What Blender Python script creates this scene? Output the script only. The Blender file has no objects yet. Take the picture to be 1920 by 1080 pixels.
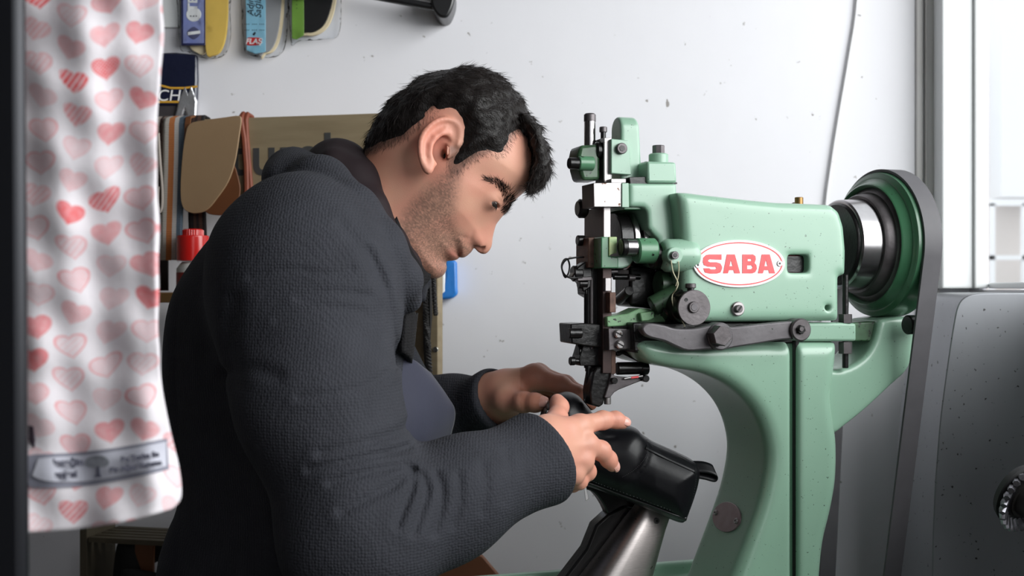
import bpy, bmesh, math, random
import numpy as np
from mathutils import Vector, Matrix, Quaternion
random.seed(7)
RS = np.random.RandomState(11)
SC = bpy.context.scene
COL = SC.collection
F = 2133.333          # focal length in pixels of the 1920 wide frame (40 mm on a 36 mm sensor)
CZ = 1.25             # eye height
PI = math.pi

def P(px, py, Y):
    return np.array(((px - 960) / F * Y, Y, CZ - (py - 540) / F * Y))

# ------------------------------------------------------------------ materials
def srgb(r, g, b):
    def c(v):
        v /= 255.0
        return v / 12.92 if v <= .04045 else ((v + .055) / 1.055) ** 2.4
    return (c(r), c(g), c(b), 1.0)

def lk(nt, a, ao, b, bi):
    nt.links.new(a.outputs[ao], b.inputs[bi])

def mat(name, col, rough=.5, metal=0., noise=0., nscale=20., bump=0., bscale=60., bdist=.001, coat=0.,
        col2=None, spec=.5, sheen=0., stretch=None, specks=0., speck_col=(.02, .03, .02, 1), speck_scale=160., attr=None,
        rvar=0., sss=0.):
    m = bpy.data.materials.new(name)
    m.use_nodes = True
    nt = m.node_tree
    N = nt.nodes
    bs = N['Principled BSDF']
    bs.inputs['Base Color'].default_value = col
    bs.inputs['Roughness'].default_value = rough
    bs.inputs['Metallic'].default_value = metal
    bs.inputs['Specular IOR Level'].default_value = spec
    bs.inputs['Coat Weight'].default_value = coat
    if coat:
        bs.inputs['Coat Roughness'].default_value = .15
    bs.inputs['Sheen Weight'].default_value = sheen
    if sss:
        bs.inputs['Subsurface Weight'].default_value = sss
        bs.inputs['Subsurface Radius'].default_value = (.006, .0025, .0012)
        bs.inputs['Subsurface Scale'].default_value = 1.
    tc = N.new('ShaderNodeTexCoord')
    src = tc
    so = 'Object'
    if stretch:
        mp = N.new('ShaderNodeMapping')
        mp.inputs['Scale'].default_value = stretch
        lk(nt, tc, 'Object', mp, 'Vector')
        src, so = mp, 'Vector'
    cur = None
    if attr:
        at = N.new('ShaderNodeAttribute')
        at.attribute_name = attr
        cur = (at, 'Color')
    if noise:
        nz = N.new('ShaderNodeTexNoise')
        nz.inputs['Scale'].default_value = nscale
        nz.inputs['Detail'].default_value = 5
        lk(nt, src, so, nz, 'Vector')
        rp = N.new('ShaderNodeMapRange')
        rp.inputs['From Min'].default_value = .3
        rp.inputs['From Max'].default_value = .7
        rp.inputs['To Min'].default_value = 0
        rp.inputs['To Max'].default_value = noise
        lk(nt, nz, 'Fac', rp, 'Value')
        mx = N.new('ShaderNodeMix')
        mx.data_type = 'RGBA'
        c2 = col2 or tuple(x * .55 for x in col[:3]) + (1,)
        mx.inputs['A'].default_value = col
        mx.inputs['B'].default_value = c2
        if cur:
            lk(nt, cur[0], cur[1], mx, 'A')
        lk(nt, rp, 'Result', mx, 'Factor')
        cur = (mx, 'Result')
        if rvar:
            r2 = N.new('ShaderNodeMapRange')
            r2.inputs['From Min'].default_value = .3
            r2.inputs['From Max'].default_value = .7
            r2.inputs['To Min'].default_value = max(.02, rough - rvar)
            r2.inputs['To Max'].default_value = min(1, rough + rvar)
            lk(nt, nz, 'Fac', r2, 'Value')
            lk(nt, r2, 'Result', bs, 'Roughness')
    if specks:
        nz = N.new('ShaderNodeTexNoise')
        nz.inputs['Scale'].default_value = speck_scale
        nz.inputs['Detail'].default_value = 3
        lk(nt, tc, 'Object', nz, 'Vector')
        rp = N.new('ShaderNodeMapRange')
        rp.inputs['From Min'].default_value = .70 - .06 * specks
        rp.inputs['From Max'].default_value = .74 - .06 * specks
        lk(nt, nz, 'Fac', rp, 'Value')
        mx = N.new('ShaderNodeMix')
        mx.data_type = 'RGBA'
        mx.inputs['A'].default_value = col
        mx.inputs['B'].default_value = speck_col
        if cur:
            lk(nt, cur[0], cur[1], mx, 'A')
        lk(nt, rp, 'Result', mx, 'Factor')
        cur = (mx, 'Result')
    if cur:
        lk(nt, cur[0], cur[1], bs, 'Base Color')
    if bump:
        nb = N.new('ShaderNodeTexNoise')
        nb.inputs['Scale'].default_value = bscale
        nb.inputs['Detail'].default_value = 4
        lk(nt, src, so, nb, 'Vector')
        bp = N.new('ShaderNodeBump')
        bp.inputs['Strength'].default_value = bump
        bp.inputs['Distance'].default_value = bdist
        lk(nt, nb, 'Fac', bp, 'Height')
        lk(nt, bp, 'Normal', bs, 'Normal')
    return m

def film_mat(name, tint=(1, 1, 1, 1), gloss=.25, bump=.6, bscale=25):
    """clear wrapping film / window pane: mostly see-through, with reflections"""
    m = bpy.data.materials.new(name)
    m.use_nodes = True
    nt = m.node_tree
    N = nt.nodes
    out = N['Material Output']
    N.remove(N['Principled BSDF'])
    tr = N.new('ShaderNodeBsdfTransparent')
    tr.inputs['Color'].default_value = tint
    gl = N.new('ShaderNodeBsdfGlossy')
    gl.inputs['Roughness'].default_value = .08
    mx = N.new('ShaderNodeMixShader')
    fr = N.new('ShaderNodeLayerWeight')
    fr.inputs['Blend'].default_value = gloss
    lk(nt, fr, 'Fresnel', mx, 'Fac')
    lk(nt, tr, 'BSDF', mx, 1)
    nt.links.new(gl.outputs[0], mx.inputs[2])
    nt.links.new(mx.outputs[0], out.inputs['Surface'])
    if bump:
        tc = N.new('ShaderNodeTexCoord')
        nb = N.new('ShaderNodeTexNoise')
        nb.inputs['Scale'].default_value = bscale
        lk(nt, tc, 'Object', nb, 'Vector')
        bp = N.new('ShaderNodeBump')
        bp.inputs['Strength'].default_value = bump
        bp.inputs['Distance'].default_value = .01
        lk(nt, nb, 'Fac', bp, 'Height')
        lk(nt, bp, 'Normal', gl, 'Normal')
        lk(nt, bp, 'Normal', fr, 'Normal')
    return m

# ------------------------------------------------------------------ objects
def tag(o, label=None, cat=None, group=None, kind=None):
    if label: o['label'] = label
    if cat: o['category'] = cat
    if group: o['group'] = group
    if kind: o['kind'] = kind
    return o

def empty(name, loc, rz=0, label=None, cat=None, group=None):
    o = bpy.data.objects.new(name, None)
    o.empty_display_size = .05
    COL.objects.link(o)
    o.location = loc
    o.rotation_euler = (0, 0, rz)
    return tag(o, label, cat, group)

def link_mesh(name, me, m=None, parent=None, smooth=True):
    o = bpy.data.objects.new(name, me)
    COL.objects.link(o)
    if m: me.materials.append(m)
    if parent is not None: o.parent = parent
    if smooth:
        me.polygons.foreach_set('use_smooth', [True] * len(me.polygons))
    return o

def from_np(name, v, f, m=None, parent=None, smooth=True, cols=None):
    me = bpy.data.meshes.new(name)
    v = np.asarray(v, dtype=np.float32)
    f = np.asarray(f, dtype=np.int32)
    n = f.shape[1]
    me.vertices.add(len(v)); me.vertices.foreach_set('co', v.ravel())
    me.loops.add(f.size); me.loops.foreach_set('vertex_index', f.ravel())
    me.polygons.add(len(f)); me.polygons.foreach_set('loop_start', np.arange(0, f.size, n, dtype=np.int32))
    me.update(calc_edges=True)
    me.validate()
    if cols is not None:
        a = me.color_attributes.new('tone', 'FLOAT_COLOR', 'POINT')
        a.data.foreach_set('color', np.asarray(cols, dtype=np.float32).ravel())
    return link_mesh(name, me, m, parent, smooth)

class MB:
    """collects shapes into one mesh"""
    def __init__(s): s.bm = bmesh.new()
    def box(s, lo, hi, M=None):
        vs = []
        for k in range(8):
            p = Vector((hi[0] if k & 1 else lo[0], hi[1] if k & 2 else lo[1], hi[2] if k & 4 else lo[2]))
            vs.append(s.bm.verts.new(M @ p if M else p))
        for q in ((0, 2, 3, 1), (4, 5, 7, 6), (0, 1, 5, 4), (2, 6, 7, 3), (0, 4, 6, 2), (1, 3, 7, 5)):
            s.bm.faces.new([vs[i] for i in q])
        return s
    def prism(s, front, back):
        """two matching rings of 3-D points"""
        a = [s.bm.verts.new(p) for p in front]
        b = [s.bm.verts.new(p) for p in back]
        n = len(a)
        s.bm.faces.new(a)
        s.bm.faces.new(list(reversed(b)))
        for i in range(n):
            s.bm.faces.new((a[i], b[i], b[(i + 1) % n], a[(i + 1) % n]))
        return s
    def lathe(s, p, axis, prof, n=40, caps=True):
        """prof: (distance along the axis, radius)"""
        ax = Vector(axis).normalized()
        u = ax.orthogonal().normalized(); w = ax.cross(u)
        p = Vector(p); rings = []
        for d, r in prof:
            c = p + ax * d
            rings.append([s.bm.verts.new(c + (u * math.cos(2 * PI * i / n) + w * math.sin(2 * PI * i / n)) * max(r, 1e-5)) for i in range(n)])
        for a, b in zip(rings, rings[1:]):
            for i in range(n):
                s.bm.faces.new((a[i], a[(i + 1) % n], b[(i + 1) % n], b[i]))
        if caps:
            s.bm.faces.new(list(reversed(rings[0]))); s.bm.faces.new(rings[-1])
        return s
    def cyl(s, a, b, r, n=28, ch=None, r2=None):
        a = Vector(a); b = Vector(b); L = (b - a).length
        r2 = r if r2 is None else r2
        if ch is None: ch = min(r, r2, L) * .12
        return s.lathe(a, b - a, [(0, r - ch), (ch, r), (L - ch, r2), (L, r2 - ch)], n)
    def tube(s, pts, r, n=8, sub=0):
        pts = [Vector(p) for p in pts]
        if sub: pts = [Vector(q) for q in smooth_line([tuple(p) for p in pts], sub)]
        rr = r if isinstance(r, (list, tuple)) else [r] * len(pts)
        if len(rr) != len(pts):
            rr = list(np.interp(np.linspace(0, 1, len(pts)), np.linspace(0, 1, len(rr)), rr))
        rings = []; u = None
        for i, p in enumerate(pts):
            t = (pts[min(i + 1, len(pts) - 1)] - pts[max(i - 1, 0)]).normalized()
            if u is None: u = t.orthogonal().normalized()
            u = (u - t * u.dot(t)).normalized(); w = t.cross(u)
            rings.append([s.bm.verts.new(p + (u * math.cos(2 * PI * k / n) + w * math.sin(2 * PI * k / n)) * rr[i]) for k in range(n)])
        for a, b in zip(rings, rings[1:]):
            for i in range(n):
                s.bm.faces.new((a[i], a[(i + 1) % n], b[(i + 1) % n], b[i]))
        s.bm.faces.new(list(reversed(rings[0]))); s.bm.faces.new(rings[-1])
        return s
    def build(s, name, m, parent=None, bevel=0., seg=2, smooth=True, angle=30):
        bmesh.ops.recalc_face_normals(s.bm, faces=s.bm.faces)
        me = bpy.data.meshes.new(name)
        s.bm.to_mesh(me); s.bm.free()
        o = link_mesh(name, me, m, parent, smooth)
        if bevel:
            b = o.modifiers.new('bevel', 'BEVEL')
            b.width = bevel; b.segments = seg; b.limit_method = 'ANGLE'; b.angle_limit = math.radians(angle)
            b.harden_normals = False
        if smooth:
            w = o.modifiers.new('wn', 'WEIGHTED_NORMAL')
            w.keep_sharp = True
            me.set_sharp_from_angle(angle=math.radians(40))
        return o

def smooth_line(pts, sub=6, closed=False):
    pts = np.asarray(pts, float); n = len(pts); out = []
    rng = range(n if closed else n - 1)
    for i in rng:
        if closed: a, b, c, d = pts[(i - 1) % n], pts[i], pts[(i + 1) % n], pts[(i + 2) % n]
        else: a, b, c, d = pts[max(i - 1, 0)], pts[i], pts[i + 1], pts[min(i + 2, n - 1)]
        for k in range(sub):
            t = k / sub
            out.append(.5 * (2 * b + (c - a) * t + (2 * a - 5 * b + 4 * c - d) * t * t + (3 * b - a - 3 * c + d) * t ** 3))
    if not closed: out.append(pts[-1])
    return np.array(out)

# ------------------------------------------------------------------ signed distance modelling
def smin(a, b, k):
    h = np.maximum(k - np.abs(a - b), 0.) / k
    return np.minimum(a, b) - h * h * k * .25
def smax(a, b, k):
    h = np.maximum(k - np.abs(a - b), 0.) / k
    return np.maximum(a, b) + h * h * k * .25

def d_caps(X, Y, Z, a, b, ra, rb=None):
    rb = ra if rb is None else rb
    a = np.asarray(a, float); b = np.asarray(b, float); d = b - a; L = d @ d + 1e-12
    t = np.clip(((X - a[0]) * d[0] + (Y - a[1]) * d[1] + (Z - a[2]) * d[2]) / L, 0, 1)
    q = np.sqrt((X - a[0] - t * d[0]) ** 2 + (Y - a[1] - t * d[1]) ** 2 + (Z - a[2] - t * d[2]) ** 2)
    return q - (ra + (rb - ra) * t)
def d_chain(X, Y, Z, pts, rs, k=.01):
    f = None
    for i in range(len(pts) - 1):
        g = d_caps(X, Y, Z, pts[i], pts[i + 1], rs[i], rs[i + 1])
        f = g if f is None else (smin(f, g, k) if k else np.minimum(f, g))
    return f
def d_ell(X, Y, Z, c, r, R=None):
    x, y, z = X - c[0], Y - c[1], Z - c[2]
    if R is not None:
        x, y, z = (R[0][0] * x + R[0][1] * y + R[0][2] * z, R[1][0] * x + R[1][1] * y + R[1][2] * z, R[2][0] * x + R[2][1] * y + R[2][2] * z)
    k0 = np.sqrt((x / r[0]) ** 2 + (y / r[1]) ** 2 + (z / r[2]) ** 2)
    k1 = np.sqrt((x / r[0] ** 2) ** 2 + (y / r[1] ** 2) ** 2 + (z / r[2] ** 2) ** 2) + 1e-9
    return k0 * (k0 - 1) / k1
def d_poly(x, z, pts):
    """signed distance to a closed 2-D polygon, negative inside"""
    pts = np.asarray(pts, float); n = len(pts)
    d = None; s = None
    for i in range(n):
        a = pts[i]; b = pts[i - 1]
        e = b - a
        wx = x - a[0]; wz = z - a[1]
        t = np.clip((wx * e[0] + wz * e[1]) / (e @ e + 1e-15), 0, 1)
        q = (wx - e[0] * t) ** 2 + (wz - e[1] * t) ** 2
        d = q if d is None else np.minimum(d, q)
        c1 = z >= a[1]; c2 = z < b[1]; c3 = e[0] * wz > e[1] * wx
        flip = (c1 & c2 & c3) | (~c1 & ~c2 & ~c3)
        s = np.where(flip, -1., 1.) if s is None else np.where(flip, -s, s)
    return np.sqrt(d) * s
def d_extr(d2, dy, r):
    """rounded extrusion from a 2-D distance and a distance along the third axis"""
    a = d2 + r; b = dy + r
    return np.minimum(np.maximum(a, b), 0) + np.sqrt(np.maximum(a, 0) ** 2 + np.maximum(b, 0) ** 2) - r

class TPS:
    """smooth field over the plane from control values"""
    def __init__(s, pts, vals, lam=1e-4):
        s.p = np.asarray(pts, float); v = np.asarray(vals, float); n = len(v)
        s.c = s.p.mean(0); s.sc = s.p.std() + 1e-9
        q = (s.p - s.c) / s.sc; s.q = q
        r2 = ((q[:, None] - q[None]) ** 2).sum(-1)
        K = np.where(r2 > 0, r2 * np.log(r2 + 1e-12), 0) * .5 + lam * np.eye(n)
        A = np.zeros((n + 3, n + 3)); A[:n, :n] = K; A[:n, n] = 1; A[:n, n + 1:] = q; A[n, :n] = 1; A[n + 1:, :n] = q.T
        s.w = np.linalg.solve(A, np.concatenate([v, [0, 0, 0]])); s.lo = v.min(); s.hi = v.max()
    def __call__(s, x, z):
        x = (x - s.c[0]) / s.sc; z = (z - s.c[1]) / s.sc
        n = len(s.q); o = s.w[n] + s.w[n + 1] * x + s.w[n + 2] * z
        for (a, b), w in zip(s.q, s.w[:n]):
            r2 = (x - a) ** 2 + (z - b) ** 2
            o = o + w * .5 * r2 * np.log(r2 + 1e-12)
        return np.clip(o, s.lo, s.hi)

def sines(seed, n, freq, spread=.5):
    r = np.random.RandomState(seed)
    k = r.normal(size=(n, 3)); k /= np.linalg.norm(k, axis=1)[:, None]
    k *= (freq * (1 + spread * r.uniform(-1, 1, n)))[:, None]
    ph = r.uniform(0, 2 * PI, n)
    def g(X, Y, Z):
        o = 0
        for a, p in zip(k, ph): o = o + np.sin(a[0] * X + a[1] * Y + a[2] * Z + p)
        return o / math.sqrt(n)
    return g

def surf(f, lo, hi, h, n=20, smooth=0, lip=1.7):
    """surface nets over active blocks; returns verts, quads"""
    lo = np.asarray(lo, float); hi = np.asarray(hi, float)
    nb = np.maximum(np.ceil((hi - lo) / (h * n)).astype(int), 1)
    S = nb * n + 4
    ax = [lo[i] + (np.arange(nb[i]) + .5) * n * h for i in range(3)]
    cv = np.broadcast_to(f(ax[0][:, None, None], ax[1][None, :, None], ax[2][None, None, :]), nb)
    act = np.argwhere(np.abs(cv) < n * h * .87 * lip)
    keys = []; pos = []; quads = []
    ar = np.arange(n + 1)
    def key(i, j, k): return ((i + 1) * S[1] + (j + 1)) * S[2] + (k + 1)
    for bi in act:
        o = bi * n
        X = (lo[0] + (o[0] + ar) * h)[:, None, None]; Y = (lo[1] + (o[1] + ar) * h)[None, :, None]; Z = (lo[2] + (o[2] + ar) * h)[None, None, :]
        v = np.ascontiguousarray(np.broadcast_to(f(X, Y, Z), (n + 1,) * 3))
        ins = v < 0
        if ins.all() or not ins.any(): continue
        cs = [ins[a:n + a, b:n + b, c:n + c] for a in (0, 1) for b in (0, 1) for c in (0, 1)]
        cnt = sum(c.astype(np.int8) for c in cs)
        A = np.argwhere((cnt > 0) & (cnt < 8))
        acc = np.zeros((len(A), 3)); num = np.zeros(len(A))
        for axis in range(3):
            o1, o2 = [q for q in range(3) if q != axis]
            for p in (0, 1):
                for q in (0, 1):
                    c0 = A.copy(); c0[:, o1] += p; c0[:, o2] += q
                    c1 = c0.copy(); c1[:, axis] += 1
                    a = v[tuple(c0.T)]; b = v[tuple(c1.T)]
                    m = (a < 0) != (b < 0)
                    t = np.where(m, a / np.where(m, a - b, 1), 0)
                    pt = c0.astype(float); pt[:, axis] += t
                    acc += pt * m[:, None]; num += m
        pos.append(lo + (o + acc / num[:, None]) * h)
        G = A + o
        keys.append(key(G[:, 0], G[:, 1], G[:, 2]))
        for axis in range(3):
            sl0 = [slice(0, n)] * 3; sl1 = [slice(0, n)] * 3; sl1[axis] = slice(1, n + 1)
            a = ins[tuple(sl0)]; b = ins[tuple(sl1)]
            E = np.argwhere(a != b)
            if not len(E): continue
            fl = a[tuple(E.T)]
            E = E + o
            o1, o2 = (axis + 1) % 3, (axis + 2) % 3
            q = []
            for d1, d2 in ((-1, -1), (0, -1), (0, 0), (-1, 0)):
                C = E.copy(); C[:, o1] += d1; C[:, o2] += d2
                q.append(key(C[:, 0], C[:, 1], C[:, 2]))
            q = np.stack(q, 1)
            q[~fl] = q[~fl][:, ::-1]
            quads.append(q)
    keys = np.concatenate(keys); pos = np.concatenate(pos); quads = np.concatenate(quads)
    od = np.argsort(keys); keys = keys[od]; pos = pos[od]
    ix = np.searchsorted(keys, quads); ix = np.clip(ix, 0, len(keys) - 1)
    ok = (keys[ix] == quads).all(1)
    ix = ix[ok]
    for _ in range(smooth):
        pos = lap(pos, ix)
    return pos, ix

def lap(pos, q, w=.5):
    s = np.zeros_like(pos); c = np.zeros(len(pos))
    for a in range(4):
        b = (a + 1) % 4
        for i, j in ((a, b), (b, a)):
            np.add.at(s, q[:, i], pos[q[:, j]]); np.add.at(c, q[:, i], 1)
    c = np.maximum(c, 1)
    return pos * (1 - w) + w * s / c[:, None]

def gauss(x, z, cx, cz, sx, sz=None, ang=0):
    sz = sx if sz is None else sz
    c, s = math.cos(ang), math.sin(ang)
    u = (x - cx) * c + (z - cz) * s; w = -(x - cx) * s + (z - cz) * c
    return np.exp(-.5 * ((u / sx) ** 2 + (w / sz) ** 2))

def text_obj(name, body, size, m, loc, rot, parent=None, ext=.0003, align='CENTER', bold=0, shear=0, xs=1.0, base=False):
    cu = bpy.data.curves.new(name, 'FONT')
    cu.body = body; cu.size = size; cu.extrude = ext; cu.align_x = align; cu.align_y = 'BOTTOM_BASELINE' if base else 'CENTER'
    cu.offset = bold; cu.shear = shear
    cu.materials.append(m)
    t = bpy.data.objects.new(name, cu)
    COL.objects.link(t)
    bpy.context.view_layer.update()
    me = bpy.data.meshes.new_from_object(t.evaluated_get(bpy.context.evaluated_depsgraph_get()))
    bpy.data.objects.remove(t); bpy.data.curves.remove(cu)
    o = bpy.data.objects.new(name, me)
    COL.objects.link(o)
    o.location = loc; o.rotation_euler = rot; o.scale = (xs, 1, 1)
    if parent is not None: o.parent = parent
    return o
# ================================================================== room, daylight, camera
YW = 1.95                      # back wall
XR = 0.784                     # right wall
def struct(o, label=None):
    o['kind'] = 'structure'
    if label: o['label'] = label
    return o
M_wall = mat('wall_paint', srgb(232, 231, 236), .62, noise=.10, nscale=3.2, col2=srgb(206, 203, 206), bump=.25, bscale=9, bdist=.004,
             specks=-.35, speck_col=srgb(150, 145, 142), speck_scale=52)
M_wall_dk = mat('side_paint', srgb(74, 70, 68), .7, noise=.2, nscale=4)
M_trim = mat('trim_paint', srgb(228, 226, 225), .5, noise=.3, nscale=9, col2=srgb(206, 200, 194), bump=.3, bscale=30, bdist=.002)
M_frame = mat('window_frame_paint', srgb(238, 240, 241), .35)
M_floor = mat('floor_tile', srgb(66, 60, 56), .5, noise=.5, nscale=6)
M_ceil = mat('ceiling_paint', srgb(120, 118, 116), .8)
XL, YF, ZC = -2.3, -2.6, 2.75
o = MB().box((XL - .1, YW, -.1), (XR + .012, YW + .12, ZC)).build('wall_back', M_wall, smooth=False); struct(o, 'white painted back wall with small marks')
o = MB().box((XL - .1, YF, -.1), (XR + .12, YW + .12, 0)).build('floor', M_floor, smooth=False); struct(o)
o = MB().box((XL - .1, YF, ZC), (XR + .12, YW + .12, ZC + .1)).build('ceiling', M_ceil, smooth=False); struct(o)
o = MB().box((XL - .12, YF, 0), (XL, YW, ZC)).build('wall_left', M_wall_dk, smooth=False); struct(o)
o = MB().box((XL - .1, YF - .1, 0), (.12, YF, ZC)).box((.12, YF - .1, 2.45), (XR + .12, YF, ZC)).build('wall_front_added', M_wall_dk, smooth=False); struct(o)  # unseen wall, added with a narrow opening to cut the ambient light
SILL = 1.247; WT = 2.42; WY = 1.90
mb = MB()
mb.box((XR, YF, 0), (XR + .12, YW, SILL)); mb.box((XR, YF, WT), (XR + .12, YW, ZC)); mb.box((XR, WY + .01, SILL), (XR + .012, YW, WT))
o = mb.build('wall_right', M_wall, smooth=False); struct(o, 'white right wall with the window above its sill')
mb = MB()
mb.box((.718, WY, SILL + .002), (XR - .001, YW - .001, ZC)); mb.box((.770, WY - .006, SILL + .002), (XR + .010, WY + .012, WT))
mb.box((XR + .01, YF, SILL + .002), (XR + .04, WY, SILL + .012)); mb.box((XR + .01, YF, WT - .05), (XR + .06, WY, WT)); mb.box((XR + .01, -.35, SILL), (XR + .06, -.27, WT))
fr = mb.build('window_1', M_frame, bevel=.003, smooth=False); struct(fr, 'white framed window in the right wall')
M_pane = film_mat('window_glass', (.97, .985, .985, 1), .04, 0)
o = MB().box((XR + .014, -.27, SILL + .012), (XR + .018, WY, WT - .05)).build('pane', M_pane, fr, smooth=False)
o = MB().box((XR + .014, YF, SILL + .012), (XR + .018, -.35, WT - .05)).build('pane', M_pane, fr, smooth=False)
# corner strips on the back wall
def strip(nm, x0, x1, d, m=M_trim, bev=.003):
    a = P(x0, 0, YW)[0]; b = P(x1, 0, YW)[0]
    o = MB().box((a, YW - d, .0), (b, YW + .01, ZC)).build(nm, m, bevel=bev, smooth=False); struct(o); return o
strip('trim_1', 1732, 1757, .012)
strip('trim_2', 1716, 1730, .005)
mb = MB()                                    # blob of filler on the strip
v, q = surf(lambda X, Y, Z: smin(d_ell(X, Y, Z, P(1757, 444, YW - .014), (.006, .006, .014)), d_ell(X, Y, Z, P(1765, 436, YW - .016), (.007, .005, .006)), .008) + .0012 * np.sin(900 * X) * np.sin(800 * Z),
            P(1735, 480, YW) - np.array((0, .04, 0)), P(1790, 410, YW) + np.array((0, .02, 0)), .0016)
o = from_np('trim_3', v, q, M_frame); struct(o, 'lump of white filler on the corner strip')

# --- wall cable
M_cable = mat('cable_grey', srgb(176, 175, 177), .5)
pts = [P(1609, -160, YW - .0035), P(1606, 0, YW - .0035), P(1590, 110, YW - .0035), P(1572, 215, YW - .0035), P(1557, 310, YW - .0035), P(1546, 400, YW - .0035), P(1540, 560, YW - .0035), P(1538, 900, YW - .0035)]
tag(MB().tube(pts, .0019, 8, sub=5).build('wall_cable', M_cable), 'thin grey cable running down the white wall behind the green machine', 'cable')

# --- camera
cam = bpy.data.cameras.new('camera'); co = bpy.data.objects.new('camera', cam); COL.objects.link(co)
co.location = (0, 0, CZ); co.rotation_euler = (PI / 2, 0, 0)
cam.lens = 40; cam.sensor_width = 36; cam.clip_start = .02
cam.dof.use_dof = True; cam.dof.focus_distance = 1.30; cam.dof.aperture_fstop = 7.5
SC.camera = co
SC.view_settings.view_transform = 'Standard'; SC.view_settings.look = 'None'; SC.view_settings.gamma = 1
SC.view_settings.use_curve_mapping = False; SC.view_settings.exposure = -0.16

# --- daylight and an added front fill
w = bpy.data.worlds.new('sky'); SC.world = w; w.use_nodes = True
bg = w.node_tree.nodes['Background']; bg.inputs['Color'].default_value = (.95, .975, 1., 1); bg.inputs['Strength'].default_value = 1.75
def area(nm, loc, tgt, sx, sy, pw, col=(1, 1, 1)):
    l = bpy.data.lights.new(nm, 'AREA'); l.shape = 'RECTANGLE'; l.size = sx; l.size_y = sy; l.energy = pw; l.color = col
    o = bpy.data.objects.new(nm, l); COL.objects.link(o); o.location = loc
    d = (Vector(tgt) - Vector(loc)).normalized(); o.rotation_euler = d.to_track_quat('-Z', 'Y').to_euler()
    return o
area('window_daylight', (2.35, .0, 2.3), (.1, 1.3, 1.45), 3.0, 2.0, 148, (1, .985, .975))
area('front_fill_light', (.45, -2.2, 2.1), (.2, 1.4, 1.3), 0.5, .9, 2., (.97, .98, 1))  # weak fill lamp added behind the camera, no shopfront is seen

# --- street outside the window
M_facade = mat('facade', srgb(236, 228, 224), .8, noise=.3, nscale=.9)
M_facade2 = mat('facade_white', srgb(245, 245, 247), .8)
M_fwin = mat('facade_window', srgb(190, 200, 212), .2)
b = empty('apartment_building', (5.2, 11, 0), 0, 'pale apartment house front seen faintly through the window', 'building')
MB().box((-2.6, 0, 0), (3, 3, 9)).build('wall', M_facade, b, smooth=False)
MB().box((-.62, -.35, 2.1), (3, 0, 9)).build('bay', M_facade2, b, smooth=False)
for k, (x, z) in enumerate(((-1.15, 2.15), (-1.15, 5.2), (.4, 3.2))):
    yy = -.37 if x > 0 else -.03
    f = MB().box((x, yy, z), (x + .38, yy + .06, z + 1.3)).build('window', M_frame, b, smooth=False)
    MB().box((x + .05, yy - .01, z + .05), (x + .33, yy + .0, z + 1.25)).build('pane', M_fwin, f, smooth=False)
mb = MB(); mb.box((-.95, -.9, 1.98), (3, -.84, 2.04)); mb.box((-.95, -.9, 1.5), (3, -.84, 1.54))
for k in range(14): mb.box((-.95 + k * .28, -.9, 1.0), (-.91 + k * .28, -.86, 2.0))
mb.build('balcony_rail', M_facade2, b, smooth=False)
o = MB().box((XR + .12, -12, -.25), (30, 30, -.12)).build('street', mat('street_asphalt', srgb(150, 150, 152), .9, noise=.3, nscale=3), smooth=False); struct(o)
# parked car
c = empty('car', (3.15, 6.4, -.12), 0, 'pale silver car parked in the street outside the window', 'car')
M_car = mat('car_paint', srgb(205, 212, 214), .25, coat=.5)
M_cglass = mat('car_glass', srgb(150, 170, 178), .1)
def carpoly(pts, x0, x1): return [(x, y0, z) for (y0, z) in []]
side = [(-.75, .35), (-.75, .85), (-.35, .98), (.45, 1.05), (3.2, 1.05), (3.6, .8), (3.6, .35)]
MB().prism([(y, 0, z) for y, z in side], [(y, 1.7, z) for y, z in side]).build('body', M_car, c, bevel=.08, seg=3)
cab = [(.15, 1.03), (.75, 1.42), (1.2, 1.5), (2.4, 1.48), (3.1, 1.04)]
MB().prism([(y, .12, z) for y, z in cab], [(y, 1.58, z) for y, z in cab]).build('cabin', M_cglass, c, bevel=.05, seg=3)
roof = [(.78, 1.43), (1.2, 1.5), (2.4, 1.485), (2.4, 1.5), (1.2, 1.52), (.76, 1.44)]
MB().prism([(y, .16, z) for y, z in roof], [(y, 1.54, z) for y, z in roof]).build('roof', M_car, c)
M_tyre = mat('tyre', srgb(40, 40, 42), .8)
for y in (.1, 2.8):
    for x in (0, 1.7):
        MB().lathe((y, x - .1, .32), (0, 1, 0), [(0, .2), (.0, .3), (.03, .32), (.17, .32), (.2, .3)], 28).build('wheel', M_tyre, c)
# ================================================================== the green sewing machine
A_M = math.radians(17)
CA, SA = math.cos(A_M), math.sin(A_M)
OM = (0.095, 1.35)
def M(px, py, v=0.):
    """a point of the machine's own frame (u along the arm, v away from its front, w up)"""
    rx = (px - 960) / F; rz = -(py - 540) / F
    t = (v + OM[1] * CA - OM[0] * SA) / (CA - rx * SA)
    return ((t * rx - OM[0]) * CA + (t - OM[1]) * SA, v, CZ + t * rz)
mach = empty('sewing_machine', (OM[0], OM[1], 0), A_M, 'green cast-iron industrial sewing machine with red SABA lettering and large flywheel', 'sewing machine')

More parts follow.
